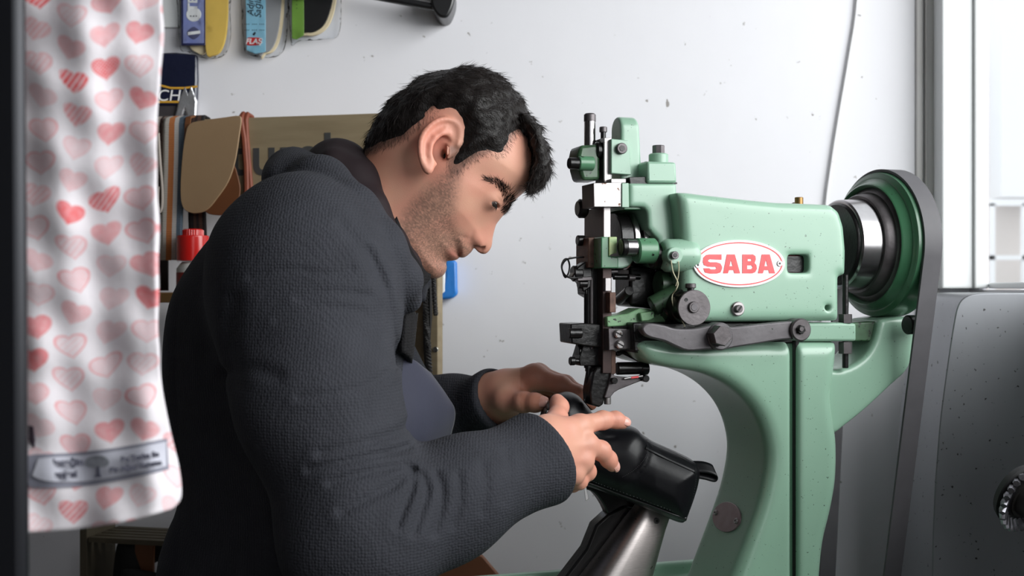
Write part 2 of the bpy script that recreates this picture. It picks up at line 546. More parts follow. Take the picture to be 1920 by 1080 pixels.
GREEN = srgb(140, 174, 153)
G = mat('green_paint', GREEN, .33, noise=.16, nscale=14, col2=srgb(116, 158, 133), specks=.1, speck_col=srgb(48, 66, 54), speck_scale=330, coat=.25, bump=.08, bscale=40, bdist=.002)
GL = mat('green_paint_dark', srgb(84, 134, 100), .35, noise=.25, nscale=20, col2=srgb(40, 70, 50), specks=.8, speck_col=srgb(22, 26, 22), coat=.2)
GW = mat('green_paint_worn', srgb(128, 172, 128), .4, noise=.5, nscale=60, col2=srgb(60, 84, 58), specks=1.3, speck_col=srgb(20, 22, 18), speck_scale=200)
GB = mat('green_paint_oily', srgb(70, 104, 74), .35, noise=.8, nscale=40, col2=srgb(22, 26, 20), specks=1.3, speck_col=srgb(14, 14, 12))
ST = mat('steel_bright', srgb(172, 168, 169), .36, metal=.8, noise=.5, nscale=90, col2=srgb(128, 122, 120), specks=.4, speck_col=srgb(80, 60, 50))
CH = mat('chrome_bar', srgb(190, 187, 189), .22, metal=1., noise=.3, nscale=40, col2=srgb(130, 120, 118))
DK = mat('steel_dark', srgb(104, 99, 101), .42, metal=.6, noise=.6, nscale=45, col2=srgb(58, 53, 55), bump=.35, bscale=220, bdist=.0006)
LV = mat('steel_lever', srgb(104, 101, 104), .46, metal=.45, noise=.7, nscale=30, col2=srgb(76, 71, 74), bump=.3, bscale=150, bdist=.0006, specks=.3)
BK = mat('black_oily', srgb(24, 22, 23), .3, metal=.2, noise=.5, nscale=60, col2=srgb(10, 10, 10), bump=.4, bscale=200, bdist=.0008)
BR = mat('steel_brown', srgb(74, 58, 56), .42, metal=.5, noise=.6, nscale=70, col2=srgb(40, 30, 30), specks=.5)
RU = mat('steel_rusty', srgb(112, 84, 72), .5, metal=.4, noise=.9, nscale=80, col2=srgb(60, 40, 34), specks=.6)
WHT = mat('badge_enamel', srgb(250, 248, 250), .25)
RED = mat('badge_red', srgb(226, 58, 62), .35, noise=.4, nscale=60, col2=srgb(240, 110, 116))
REDD = mat('red_primer', srgb(150, 50, 50), .5)
BELT = mat('belt_rubber', srgb(84, 82, 86), .6, noise=.3, nscale=50)

def mp(name, px, v0, v1, m, bevel=.0012, parent=mach, seg=2, at=None):
    """outline as seen on the plane v0, extruded to v1"""
    r = [M(x, y, v0 if at is None else at) for x, y in px]
    return MB().prism([(a[0], v0, a[2]) for a in r], [(a[0], v1, a[2]) for a in r]).build(name, m, parent, bevel=bevel, seg=seg, smooth=bevel > 0)
def rect(x0, y0, x1, y1): return [(x0, y0), (x1, y0), (x1, y1), (x0, y1)]
def mu(name, x0, x1, py, r, v, m, parent=mach, n=32, ch=None):
    """cylinder lying along the arm"""
    a = M(x0, py, v); b = M(x1, py, v)
    return MB().cyl(a, (b[0], v, a[2]), r, n, ch).build(name, m, parent)
def mvv(name, px, py, v0, v1, r, m, parent=mach, n=28, ch=None, r2=None):
    """cylinder pointing out of the front"""
    a = M(px, py, v0)
    return MB().cyl(a, (a[0], v1, a[2]), r, n, ch, r2).build(name, m, parent)
def bolt(px, py, v, r, m=DK, parent=mach, length=.01, socket=True):
    o = mvv('bolt', px, py, v - length, v + .006, r, m, parent, 24)
    if socket:
        mvv('socket', px, py, v - length - .0006, v - length + .001, r * .55, BK, o, 6, 0)
    return o

def casting(name, px, v0, v1, m, r, h=.0028, sub=0, at=None, extra=None, parent=mach, sm=2):
    q = np.array([(M(x, y, v0 if at is None else at)[0], M(x, y, v0 if at is None else at)[2]) for x, y in px])
    if sub: q = smooth_line(q, sub, True)
    vc, hv = (v0 + v1) / 2, abs(v1 - v0) / 2
    def f(X, Y, Z):
        d = d_extr(d_poly(X, Z, q), np.abs(Y - vc) - hv, r)
        return extra(d, X, Y, Z) if extra else d
    lo = (q[:, 0].min() - .012, v0 - .03, q[:, 1].min() - .012); hi = (q[:, 0].max() + .012, v1 + .02, q[:, 1].max() + .012)
    v, qd = surf(f, lo, hi, h, smooth=sm)
    return from_np(name, v, qd, m, parent)

# --- arm (the big front casting that carries the badge)
win = [M(x, y, -.062) for x, y in rect(1480, 479, 1516, 510)]
wq = np.array([(a[0], a[2]) for a in win])
hole2 = M(1553, 577, -.062)
def arm_extra(d, X, Y, Z):
    d2 = d_poly(X, Z, wq) - .001
    d = smax(d, -np.maximum(d2, Y + .03), .003)
    h = np.sqrt((X - hole2[0]) ** 2 + (Z - hole2[2]) ** 2) - .0038
    return np.maximum(d, -np.maximum(h, Y + .04))
arm = casting('arm', [(1272, 360), (1290, 360), (1330, 365), (1400, 373), (1460, 379), (1520, 381), (1562, 383), (1578, 396), (1587, 424), (1591, 470), (1590, 516),
               (1577, 518), (1577, 602), (1400, 604), (1285, 604), (1283, 540), (1282, 450), (1278, 400)], -.062, .062, G, .011, extra=arm_extra)
mp('window_lining', [(1478, 478), (1517, 478), (1517, 511), (1478, 511)], -.045, -.028, REDD, 0, arm, at=-.062)
mp('oil_window', rect(1481, 480, 1516, 510), -.05, -.036, BK, 0, arm, at=-.06)
mvv('filler_cup', 1498, 384, -.012, -.0, .004, RU, arm)
a = M(1498, 382, -.02); MB().cyl((a[0], -.02, a[2] - .006), (a[0], -.02, a[2] + .008), .0052, 20).build('filler_cup', mat('brass_worn', srgb(150, 118, 74), .4, metal=.8, noise=.5, nscale=80), arm)
o = mvv('lock_screw', 1385, 579, -.0655, -.055, .0085, ST, arm)
mvv('screw_head', 1387, 579, -.071, -.06, .0045, DK, o); mp('screw_slot', [(1383, 583), (1390, 573), (1392, 575), (1385, 585)], -.0716, -.069, BK, 0, o)
mvv('plug', 1553, 577, -.045, -.03, .0045, BK, arm)

# --- badge
def ellipse_px(cx, cy, rx, ry, n=64, ang=0):
    c, s = math.cos(ang), math.sin(ang)
    return [(cx + rx * math.cos(2 * PI * i / n) * c - ry * math.sin(2 * PI * i / n) * s, cy + rx * math.cos(2 * PI * i / n) * s + ry * math.sin(2 * PI * i / n) * c) for i in range(n)]
VB = -.0648
badge = mp('name_badge', ellipse_px(1386, 494.5, 86, 44.5), VB, -.0605, WHT, .0004, mach, at=VB)
badge['label'] = 'white oval badge with red SABA lettering'
bm_ = MB()
out = ellipse_px(1386, 494.5, 81.5, 40.5, 72); inn = ellipse_px(1386, 494.5, 79, 38.2, 72)
for i in range(72):
    j = (i + 1) % 72
    ring = [out[i], out[j], inn[j], inn[i]]
    bm_.prism([M(x, y, VB - .0003) for x, y in ring], [(M(x, y, VB - .0003)[0], VB + .0004, M(x, y, VB - .0003)[2]) for x, y in ring])
bm_.build('red_ring', RED, badge, smooth=False)
def letter(pts, holes=()):
    return pts
L_S = [(1353, 477), (1353, 487), (1350, 487), (1331, 486), (1328, 488), (1328, 490), (1331, 491.5), (1343, 491.5), (1351, 494), (1354, 500), (1354, 504), (1351, 511), (1344, 513), (1331, 513), (1322, 511), (1319, 503), (1330, 503), (1333, 505), (1341, 505), (1343.5, 503), (1342, 500.5), (1328, 500), (1320, 497), (1318, 491), (1319, 483), (1324, 478), (1330, 477)]
L_A = [(1363, 477), (1378, 477), (1388, 512.5), (1377, 512.5), (1375.5, 506.5), (1367, 506.5), (1365, 512.5), (1356, 512.5)]
A_h = [(1370.5, 487), (1374, 499), (1368, 499)]
bl = MB()
def poly_with_hole(mb, outer, holes, v0, v1):
    """letter face built as a filled outline with its counters cut out"""
    b = bmesh.new()
    es = []
    for ring in [outer] + list(holes):
        vs = [b.verts.new(M(x, y, v0)) for x, y in ring]
        es += [b.edges.new((vs[i], vs[(i + 1) % len(vs)])) for i in range(len(vs))]
    r = bmesh.ops.triangle_fill(b, use_beauty=True, use_dissolve=False, edges=es)
    fs = [g for g in r['geom'] if isinstance(g, bmesh.types.BMFace)]
    ex = bmesh.ops.extrude_face_region(b, geom=fs)
    bmesh.ops.translate(b, verts=[g for g in ex['geom'] if isinstance(g, bmesh.types.BMVert)], vec=(0, v1 - v0, 0))
    me = bpy.data.meshes.new('tmp'); b.to_mesh(me); b.free(); mb.bm.from_mesh(me); bpy.data.meshes.remove(me)
V0, V1 = VB - .0005, VB + .0004
poly_with_hole(bl, L_S, [], V0, V1)
poly_with_hole(bl, L_A, [A_h], V0, V1)
L_B = [(1392, 477), (1412, 477), (1416.5, 480), (1417.5, 486), (1415, 493), (1418.5, 497), (1419.5, 504), (1416, 510.5), (1411, 512.5), (1392, 512.5)]
poly_with_hole(bl, L_B, [[(1402, 485.5), (1408, 485.5), (1409.5, 487.5), (1408, 489.5), (1402, 489.5)], [(1401, 497.5), (1409, 497.5), (1411.5, 501), (1409, 504.5), (1401, 504.5)]], V0, V1)
poly_with_hole(bl, [(x + 65.5, y) for x, y in L_A], [[(x + 65.5, y) for x, y in A_h]], V0, V1)
o = bl.build('lettering', RED, badge, smooth=False)
for x, y in ((1309, 497), (1462.5, 494)):
    q = mvv('rivet', x, y, VB - .0012, VB + .001, .0036, ST, badge, 20)
    mvv('rivet_hole', x, y, VB - .0016, VB, .0012, BK, q, 12, 0)

# --- column with the big C-shaped opening on its left
colpx = [(1200, 640), (1300, 640), (1480, 640), (1560, 640), (1576, 646), (1572, 700), (1566, 740), (1570, 780), (1577, 830), (1576, 900), (1566, 960), (1552, 1020), (1545, 1090), (1530, 1250),
         (1330, 1250), (1372, 1110), (1390, 1060), (1412, 1000), (1432, 940), (1444, 880), (1444, 840), (1432, 795), (1408, 755), (1370, 722), (1320, 700), (1260, 690), (1215, 676)]
VC = -.056
slot = np.array([(M(x, y, VC)[0], M(x, y, VC)[2]) for x, y in rect(1484, 600, 1498, 1300)])
def col_extra(d, X, Y, Z):
    d2 = d_poly(X, Z, slot)
    return smax(d, -np.maximum(d2, Y - (VC + .02)), .003)
colm = casting('column', smooth_line(colpx, 4, True)[:], VC, .068, G, .017, extra=col_extra, h=.003)
r0 = M(1491, 630, VC + .012); r1 = M(1491, 1090, VC + .012)
MB().cyl((r0[0], VC + .011, r0[2] + .0), (r0[0], VC + .011, .5), .0042, 16).build('pull_rod', BK, mach)
# pedestal down to the floor
q0 = M(1440, 1250, 0); mb = MB(); mb.box((q0[0] - .13, -.09, .05), (q0[0] + .15, .1, q0[2] + .01)); mb.build('pedestal', G, mach, bevel=.02, seg=3)
mb = MB(); mb.box((q0[0] - .3, -.2, 0), (q0[0] + .3, .22, .05)); mb.build('base', G, mach, bevel=.012)
# oval plate on the inner face of the column: follows that curved face
def inner_pt(px, py):
    """point on the column's left-facing wall under a pixel"""
    best = None
    for v in np.linspace(VC, .068, 160):
        m = M(px, py, v)
        d = d_poly(np.array([m[0]]), np.array([m[2]]), COLQ)[0]
        if best is None or abs(d) < best[0]: best = (abs(d), m)
    return Vector(best[1])
COLQ = np.array([(M(x, y, VC)[0], M(x, y, VC)[2]) for x, y in smooth_line(colpx, 4, True)])
c = inner_pt(1364, 970); e1 = inner_pt(1378, 950) ; e2 = inner_pt(1352, 992)
tz = (inner_pt(1368, 950) - inner_pt(1360, 990)); tz.y = 0; tz.normalize(); nrm = Vector((-tz.z, 0, tz.x)); nrm = nrm if nrm.x < 0 else -nrm
Mx = Matrix((Vector((0, 1, 0)), tz, nrm)).transposed().to_4x4(); Mx.translation = c
def on_plate(a, b, d): return Mx @ Vector((a, b, d))
# axes: first along depth, second up along the wall
ring = [(.034 * math.cos(t), .0185 * math.sin(t)) for t in np.linspace(0, 2 * PI, 48, endpoint=False)]
PL = mat('plate_tin', srgb(142, 128, 130), .35, metal=.7, noise=.5, nscale=50, col2=srgb(110, 84, 88))
pl = MB().prism([on_plate(a, b, .0022) for a, b in ring], [on_plate(a, b, -.002) for a, b in ring]).build('maker_plate', PL, mach, bevel=.0004)
for s in (-1, 1):
    q = MB().cyl(on_plate(.027 * s, .0, .0), on_plate(.027 * s, .0, .0042), .0034, 18).build('rivet', ST, pl)
    MB().cyl(on_plate(.027 * s, 0, .003), on_plate(.027 * s, 0, .0046), .0013, 10, 0).build('rivet_hole', BK, q)

# --- bracket that carries the flywheel side
casting('bracket', smooth_line([(1545, 700), (1574, 694), (1600, 685), (1625, 666), (1642, 636), (1650, 604), (1660, 598), (1712, 596), (1716, 640), (1706, 690), (1672, 724), (1625, 768), (1585, 800), (1560, 815), (1545, 780)], 3, True), -.04, .03, G, .006, h=.0028)
mp('rocker_beam', [(1505, 605), (1576, 605), (1606, 606), (1606, 640), (1560, 640), (1505, 640)], -.052, .02, G, .003)
mp('rocker_end', [(1600, 605), (1652, 602), (1648, 640), (1600, 640)], -.03, .02, GB, .002)
mp('bed_rail', [(1186, 605), (1510, 603), (1510, 642), (1240, 662), (1190, 662)], -.045, .03, BK, .002)
a = M(1583, 520, -.045)
for nm, y0, y1, r, n, m in (('screw_rod', 515, 690, .0038, 16, BK), ('nut', 589, 606, .0085, 6, DK), ('nut', 641, 663, .0085, 6, DK)):
    a = M(1585, y0, -.045); b = M(1585, y1, -.045)
    MB().cyl(a, (a[0], a[1], b[2]), r, n, .0005).build(nm, m, mach)
mu('belt_guide_bolt', 1700, 1716, 609, .012, -.062, BK)
mu('belt_guide_bolt', 1722, 1741, 609, .0085, -.062, DK)

# --- flywheel, hub and belt
fw = M(1638, 459, 0)
U0, WC = fw[0], fw[2]
fly = MB().lathe((U0, 0, WC), (1, 0, 0), [(.016, .070), (-.006, .0725), (-.012, .0745), (-.0135, .0765), (-.012, .0785), (-.006, .0810), (-.003, .0845), (-.003, .0865), (-.001, .0890), (.000, .0920), (.004, .093), (.031, .093), (.034, .09), (.034, .03)], 96, caps=False).build('flywheel', mat('green_paint_wheel', srgb(66, 116, 84), .3, noise=.25, nscale=18, col2=srgb(48, 86, 60), coat=.3, specks=.2), mach)
MB().lathe((U0, 0, WC), (1, 0, 0), [(.017, .0), (.017, .078)], 64, caps=False).build('wheel_disc', BK, fly)
hub = MB().lathe((U0, 0, WC), (1, 0, 0), [(.018, .076), (-.006, .074), (-.010, .070), (-.012, .067), (-.012, .0655)], 72, caps=False).build('wheel_dish', DK, fly)
MB().lathe((U0, 0, WC), (1, 0, 0), [(-.006, .068), (-.022, .0645), (-.026, .062), (-.026, .0585)], 72, caps=False).build('clutch_ring', DK, fly)
MB().lathe((U0, 0, WC), (1, 0, 0), [(-.02, .0585), (-.052, .0565), (-.054, .0545), (-.054, .051)], 72, caps=False).build('chrome_hub', CH, fly)
MB().lathe((U0, 0, WC), (1, 0, 0), [(-.050, .053), (-.056, .052), (-.058, .05), (-.058, .0), ], 72, caps=False).build('hub_shaded_end', BK, fly)  # hub's left end in black: its shading is put into the colour
mu('main_shaft', 1570, 1640, 459, .03, 0, BK)
# belt loop in the wheel plane
mr, mv, mw, R_ = .045, .13, .38, .0952
bel = []
import itertools
def tang(side):
    """outer tangent points between wheel and motor pulley"""
    d = Vector((mv - 0, mw - WC)); L = d.length; al = math.atan2(d.y, d.x); be = math.acos((R_ - mr) / L)
    t = al + side * be
    return t
t1 = tang(1); t2 = tang(-1)
N1 = 60
ang_front, ang_back = (t1, t2) if math.cos(t1) < math.cos(t2) else (t2, t1)
af = ang_front % (2 * PI); ab = ang_back % (2 * PI)
arc = np.linspace(af, ab - 2 * PI if ab > af else ab, N1)          # over the top of the wheel
if np.mean(np.sin(arc)) < 0: arc = np.linspace(af, ab + 2 * PI if ab < af else ab, N1)
path = [(R_ * math.cos(t), WC + R_ * math.sin(t)) for t in arc]
arc2 = np.linspace(ab, af, 3)
lo = [(mv + mr * math.cos(t), mw + mr * math.sin(t)) for t in np.linspace(arc[-1], arc[-1] + (2 * PI - abs(arc[-1] - arc[0])) * (1 if arc[-1] > arc[0] else -1), 24)]
path = path + lo
mb = MB(); n = len(path)
u0, u1 = U0 + .005, U0 + .030
rings = []
for i in range(n):
    p = Vector(path[i]); q = Vector(path[(i + 1) % n]); o_ = Vector(path[i - 1]); t = (q - o_).normalized(); nn = Vector((t.y, -t.x))
    rings.append([mb.bm.verts.new((u, p.x + nn.x * s * .0017, p.y + nn.y * s * .0017)) for u, s in ((u0, -1), (u1, -1), (u1, 1), (u0, 1))])
for i in range(n):
    A_, B_ = rings[i], rings[(i + 1) % n]
    for k in range(4): mb.bm.faces.new((A_[k], A_[(k + 1) % 4], B_[(k + 1) % 4], B_[k]))
mb.build('drive_belt', BELT, mach)
mo = MB().cyl((U0 + .0, mv, mw), (U0 + .036, mv, mw), .0432, 32).build('motor_pulley', DK, mach)
MB().cyl((U0 - .26, mv, mw), (U0 - .002, mv, mw), .075, 40).build('motor', G, mach, bevel=.004)
# --- tray / bed under the free arm
tu = [M(1000, 1080, .15)[0], M(1300, 1060, .15)[0]]
mb_t = M(1290, 1046, .16)
lo_t = np.array((tu[0] - .16, -.17, mb_t[2] - .05)); hi_t = np.array((M(1330, 1046, .16)[0] + .06, .16, mb_t[2]))
ct = (lo_t + hi_t) / 2; ht = (hi_t - lo_t) / 2
def f_tray(X, Y, Z):
    tilt = -(X - hi_t[0]) * .055
    d2 = np.maximum(np.abs(X - ct[0]) - ht[0] + .03, 0) ** 2 + np.maximum(np.abs(Y - ct[1]) - ht[1] + .03, 0) ** 2
    d2 = np.sqrt(d2) - .03
    o_ = d_extr(d2, np.abs(Z + tilt * 0 - ct[2]) - ht[2], .008)
    i_ = d_extr(d2 + .016, np.abs(Z - hi_t[2]) - .022, .01)
    return smax(o_, -i_, .008)
v, q = surf(f_tray, lo_t - .02, hi_t + .02, .004, smooth=1)
from_np('bed_tray', v, q, G, mach)
# --- free arm (steel horn) with its black bar
def horn(nm, line, m):
    vs = []; fs = []; n = 40
    for (x0, y0, x1, y1, v, dp) in line:
        a = np.array(M(x0, y0, v)); b = np.array(M(x1, y1, v)); cc = (a + b) / 2; hw = (b - a) / 2
        for i in range(n):
            t = 2 * PI * i / n; cs, sn = math.cos(t), math.sin(t)
            e = .62
            vs.append(cc + hw * math.copysign(abs(cs) ** e, cs) + np.array((0, dp * math.copysign(abs(sn) ** .8, sn), 0)))
    for k in range(len(line) - 1):
        for i in range(n):
            j = (i + 1) % n; fs.append((k * n + i, k * n + j, (k + 1) * n + j, (k + 1) * n + i))
    c0 = len(vs); vs.append(sum(vs[:n]) / n)
    for i in range(0, n, 2): fs.append((c0, i, (i + 1) % n, (i + 2) % n))
    return from_np(nm, vs, fs, m, mach)
HS = mat('horn_steel', srgb(188, 180, 178), .34, metal=1., noise=.35, nscale=60, col2=srgb(140, 132, 130), stretch=(2, 2, 14), specks=.1)
hn = horn('free_arm', [(1208, 918, 1260, 936, .018, .014), (1192, 950, 1252, 968, .018, .018), (1174, 973, 1243, 990, .018, .022), (1136, 1025, 1228, 1040, .018, .027), (1094, 1080, 1213, 1090, .018, .033), (1040, 1150, 1195, 1160, .018, .038), (1000, 1210, 1180, 1215, .018, .04)], HS)
bolt(1232, 977, -.0, .0036, DK, hn, .004)
mp('arm_bar', [(1118, 985), (1140, 965), (1172, 948), (1196, 954), (1150, 1015), (1095, 1082), (1040, 1150), (990, 1150), (1058, 1085), (1100, 1030)], .03, .055, BK, .003)
mp('hook_guide', smooth_line([(1066, 896), (1100, 902), (1150, 920), (1188, 936), (1195, 958), (1160, 985), (1140, 990), (1141, 968), (1128, 940), (1108, 920), (1072, 914)], 3, True), .034, .052, BK, .002)

# ------------------------------------------------------------------ the head with its slides and levers
# upright post and clamp
a = M(1106, 272, .012); b = M(1106, 213, .012)
post = MB().cyl((a[0], a[1], a[2] - .02), (a[0], a[1], b[2] - .004), .0069, 32, .0004).build('presser_post', CH, mach)
MB().cyl((a[0], a[1], b[2] - .011), (a[0], a[1], b[2]), .0072, 32, .0016).build('post_cap', DK, post)
clampp = mp('clamp_block', [(1088, 272), (1126, 270), (1126, 338), (1092, 338), (1086, 316), (1084, 290)], -.006, .03, GB, .004)
mu('clamp_boss', 1084, 1112, 306, .0085, -.006, GL, clampp)
mu('clamp_screw', 1066, 1086, 306, .0068, -.006, BK, clampp, ch=.001)
a = M(1131, 262, 0); b = M(1131, 238, 0)
q = MB().cyl((a[0], 0, a[2] - .006), (a[0], 0, b[2]), .0032, 16).build('set_screw', BK, mach)
MB().cyl((a[0], 0, b[2] - .0065), (a[0], 0, b[2]), .0046, 20).build('screw_head', DK, q)
up = mp('slide_rail', rect(1133, 258, 1146, 342), -.013, .014, ST, .0006)
mvvx = MB(); a = M(1120, 283, 0.0)
mvvx.cyl((a[0] - .003, .0, a[2]), (a[0] + .012, .0, a[2]), .0105, 24).build('rail_knob', BK, up)
mp('rail_shade_side', rect(1131.6, 258, 1133.4, 342), -.0125, .014, BK, .0003, up)  # thin black skin: shade of the rail's left side put in as colour
cov = mp('cover_plate', [(1146, 260), (1178, 263), (1181, 275), (1184, 328), (1146, 325)], -.02, -.006, G, .001)
bolt(1167, 278, -.02, .0066, DK, cov, .006)
# tower with its rounded top
tw0 = M(1167, 330, -.012); tw1 = M(1214, 330, -.012); twt = M(1180, 216, -.012)
def f_tower(X, Y, Z):
    zz = twt[2] - .0165
    prof = np.where(Z > zz, np.sqrt((Y - .006) ** 2 + np.maximum(Z - zz, 0) ** 2), np.abs(Y - .006)) - .0165
    wl = (twt[2] - Z) * .012; wr = tw1[0] - .0035 + (twt[2] - Z) * .055 - .0065
    d = np.maximum(tw0[0] - .001 - X, X - wr)
    d = np.maximum(d, tw0[2] - .03 - Z)
    return d_extr(prof, d, .003)
v, q = surf(f_tower, (tw0[0] - .01, -.03, tw0[2] - .04), (tw1[0] + .02, .04, twt[2] + .01), .0016, smooth=1)
from_np('head_tower', v, q, G, mach)
mp('tower_foot', [(1180, 322), (1216, 300), (1222, 330), (1222, 342), (1184, 336)], -.006, .03, GL, .003)
# bolt housing on the right of the tower
hb = mp('head_block', [(1213, 302), (1268, 304), (1270, 343), (1214, 343)], -.036, .05, G, .003)
a = M(1232, 304, -.008)
MB().cyl((a[0], -.012, a[2] - .01), (a[0], -.012, a[2] + .0095), .0118, 28).build('boss', G, hb)
MB().cyl((a[0], -.012, a[2] + .009), (a[0], -.012, a[2] + .0195), .0078, 8, .0008).build('bolt_head', DK, hb)
hd = casting('head_casting', [(1180, 343), (1270, 343), (1270, 360), (1272, 405), (1280, 432), (1300, 450), (1303, 500), (1270, 505), (1232, 500), (1236, 450), (1226, 440), (1216, 428), (1214, 396), (1206, 388), (1180, 388)], -.034, .052, G, .004, h=.0022)
mp('head_inner', [(1170, 343), (1214, 343), (1214, 392), (1176, 392)], -.026, .04, GL, .001, hd, at=-.036)
mp('head_shade_backing', [(1140, 390), (1240, 390), (1240, 520), (1140, 520)], .052, .06, BK, .001, hd)  # black backing standing in for the shade behind the arch
mp('seam_shade_strip', [(1180, 332), (1216, 331), (1270, 342), (1270, 345), (1216, 346), (1182, 347)], -.031, .04, BK, .0005, hd)  # black strip standing in for the shade in the gap
# silver guide block
gb = mp('guide_block', [(1113, 343), (1166, 342), (1165, 388), (1114, 388)], -.032, .006, ST, .0006)
mp('block_shade_side', [(1112.2, 343.5), (1113.6, 343.5), (1114.4, 387.5), (1113, 387.5)], -.0315, .0058, BR, .0002, gb)  # dark skin on the block's left face, shade painted as colour
mp('block_strip', [(1166, 343), (1179, 343), (1180, 389), (1166, 389)], -.034, .0, G, .0008, gb)
mu('block_screw', 1179, 1184, 366, .0036, -.018, ST, gb)
mu('side_knob', 1082, 1100, 391, .0115, .018, BK, ch=.003)
mp('block_top', [(1146, 335), (1174, 335), (1174, 343), (1146, 343)], -.026, .0, ST, .0005, gb)
# long vertical slide
sl = mp('needle_slide', [(1132, 388), (1145, 388), (1145, 500), (1132, 500)], -.020, .042, ST, .0005)
mp('slide_shade_side', [(1131, 388), (1132.6, 388), (1132.6, 446), (1131, 446)], -.0196, .043, BR, .0002, sl)  # dark skin giving the slide's left face its shade by colour
a = M(1131, 398, .012); b = M(1131, 440, .012)
MB().box((a[0] - .0026, .006, b[2]), (a[0] - .0004, .017, a[2])).build('slide_slot', BK, sl, smooth=False)
MB().box((a[0] - .0032, .010, b[2] + .006), (a[0] - .0006, .013, a[2] - .006)).build('slide_scale', DK, sl, smooth=False)
# cam discs behind the slide
for nm, x0, x1, r, m in (('cam_disc', 1146, 1170, .0335, BK), ('cam_disc', 1170, 1181, .0345, CH), ('cam_groove', 1181, 1188, .029, BK), ('cam_disc', 1188, 1198, .033, CH), ('cam_shaft', 1198, 1225, .022, BR)):
    mu(nm, x0, x1, 452, r, .014, m, n=48, ch=.0012)
# thread tension bracket (front, green) with knob
tb = mp('take_up_bracket', [(1127, 444), (1142, 444), (1142, 480), (1160, 482), (1160, 503), (1127, 503)], -.035, .02, GL, .0015)
mp('bracket_tab', [(1142, 444), (1157, 444), (1157, 474), (1147, 477), (1142, 480)], -.037, -.028, mat('green_yellow_worn', srgb(176, 190, 132), .4, noise=.8, nscale=90, col2=srgb(104, 150, 110)), .0008, tb)
mp('bracket_lip', [(1142, 481), (1176, 479), (1189, 480), (1187, 490), (1180, 499), (1168, 503), (1142, 503)], -.034, -.004, G, .002, tb)
mp('bracket_back', [(1103, 445), (1128, 445), (1128, 502), (1103, 502)], -.012, .03, RU, .001, tb)
mu('knurled_knob', 1082, 1096, 451, .0064, .01, BK, tb); mu('knob_stem', 1095, 1108, 451, .0048, .01, BR, tb)
# horizontal shaft with chrome end
sh = mu('rock_shaft', 1172, 1192, 464, .0104, -.046, CH, n=36, ch=.0008)
mu('shaft_end', 1163, 1174, 464, .0105, -.046, BK, sh, 36, .0012); mu('shaft_hole', 1162.4, 1166, 464, .0045, -.046, DK, sh)
mu('shaft_sleeve', 1191, 1228, 470, .0148, -.044, GL, sh, 40, .002)
mu('shaft_gap_shade', 1222, 1252, 480, .0155, -.04, BK, sh)  # black filler: shade of the gap beside the sleeve, as colour
bs_ = MB().lathe(M(1240, 479, -.05), (1, 0, 0), [(0, .012), (.001, .0155), (.006, .0192), (.032, .0200), (.040, .0190), (.0435, .0155), (.0445, .008)], 44).build('bearing_boss', G, mach)
q = mvv('boss_disc', 1266, 479, -.0712, -.05, .0098, G, bs_, 32, .0008); bolt(1266.5, 478.5, -.071, .0046, DK, q, .006)
mp('gap_shade_backing', [(1236, 452), (1262, 452), (1262, 510), (1228, 510)], -.012, .02, BK, .001)  # black backing that paints the gap's shade, not a real plate
# interior machinery under the shaft
mp('interior_shade_backing', [(1181, 500), (1290, 498), (1286, 560), (1262, 586), (1230, 580), (1181, 574)], .0, .05, BK, .004)  # black block added as backing, shade of the interior put into its colour
mp('lever_link', [(1142, 506), (1160, 506), (1160, 512), (1142, 512)], -.01, .02, DK, .001)
mu('link_pin', 1150, 1200, 519, .0035, -.008, BK); mu('link_pin', 1178, 1190, 521, .004, -.012, DK)
MB().cyl(M(1180, 545, -.012), M(1160, 563, .02), .006, 16).build('link_arm', BK, mach)
o = MB().lathe(M(1231, 533, -.016), (1, 0, 0), [(0, .012), (.002, .0155), (.02, .0165), (.024, .012)], 36).build('oil_drum', GB, mach)
MB().cyl(M(1222, 575, -.03), M(1272, 548, -.036), .012, 24).build('tension_arm', GB, mach)
MB().cyl(M(1242, 590, -.03), M(1280, 560, -.03), .014, 24).build('tension_base', BK, mach)
# needle bar guide (dark left side)
mp('slide_lower', [(1130, 502), (1147, 502), (1147, 700), (1130, 700)], -.018, .026, BR, .0006)
mp('slide_front', [(1135, 521), (1146, 521), (1146, 546), (1135, 546)], -.024, -.016, ST, .0006)
mp('slide_front', [(1143, 548), (1155, 548), (1155, 586), (1143, 586)], -.03, .004, RU, .0008)
mp('bar_guide', [(1094, 498), (1130, 498), (1130, 700), (1112, 700), (1112, 560), (1098, 552)], .0, .028, BK, .0012)
a = M(1103, 545, .004); b = M(1103, 690, .004)
nb_ = MB().cyl((a[0], a[1], a[2] + .03), (a[0], a[1], b[2]), .0052, 20).build('needle_bar', BK, mach)
a2 = M(1109, 545, -.003); MB().cyl((a2[0], a2[1], a2[2] + .015), (a2[0], a2[1], M(1109, 655, -.003)[2]), .0024, 12).build('guide_wire', DK, nb_)
mp('thread_clamp', [(1072, 520), (1084, 500), (1098, 490), (1110, 492), (1112, 536), (1094, 548), (1088, 530)], -.004, .012, BK, .0015)
mu('clamp_knob', 1073, 1090, 513, .0095, .004, BK); mu('clamp_knob', 1084, 1100, 532, .006, .0, BK)
mp('clamp_bar', [(1083, 520), (1110, 518), (1110, 526), (1083, 527)], -.01, .0, DK, .0008)
# wire spring loop
pts = [M(1092, 520, -.01), M(1070, 521, -.01), M(1058, 514, -.012), M(1053, 500, -.012), M(1057, 488, -.01), M(1064, 486, -.008), M(1068, 498, -.006), M(1066, 512, -.006), M(1060, 520, -.006), M(1055, 510, -.003), M(1054, 498, -.001), M(1062, 487, -.001), M(1078, 483, -.001), M(1095, 482, .0)]
MB().tube(pts, .0011, 8, sub=6).build('thread_spring', BK, mach)
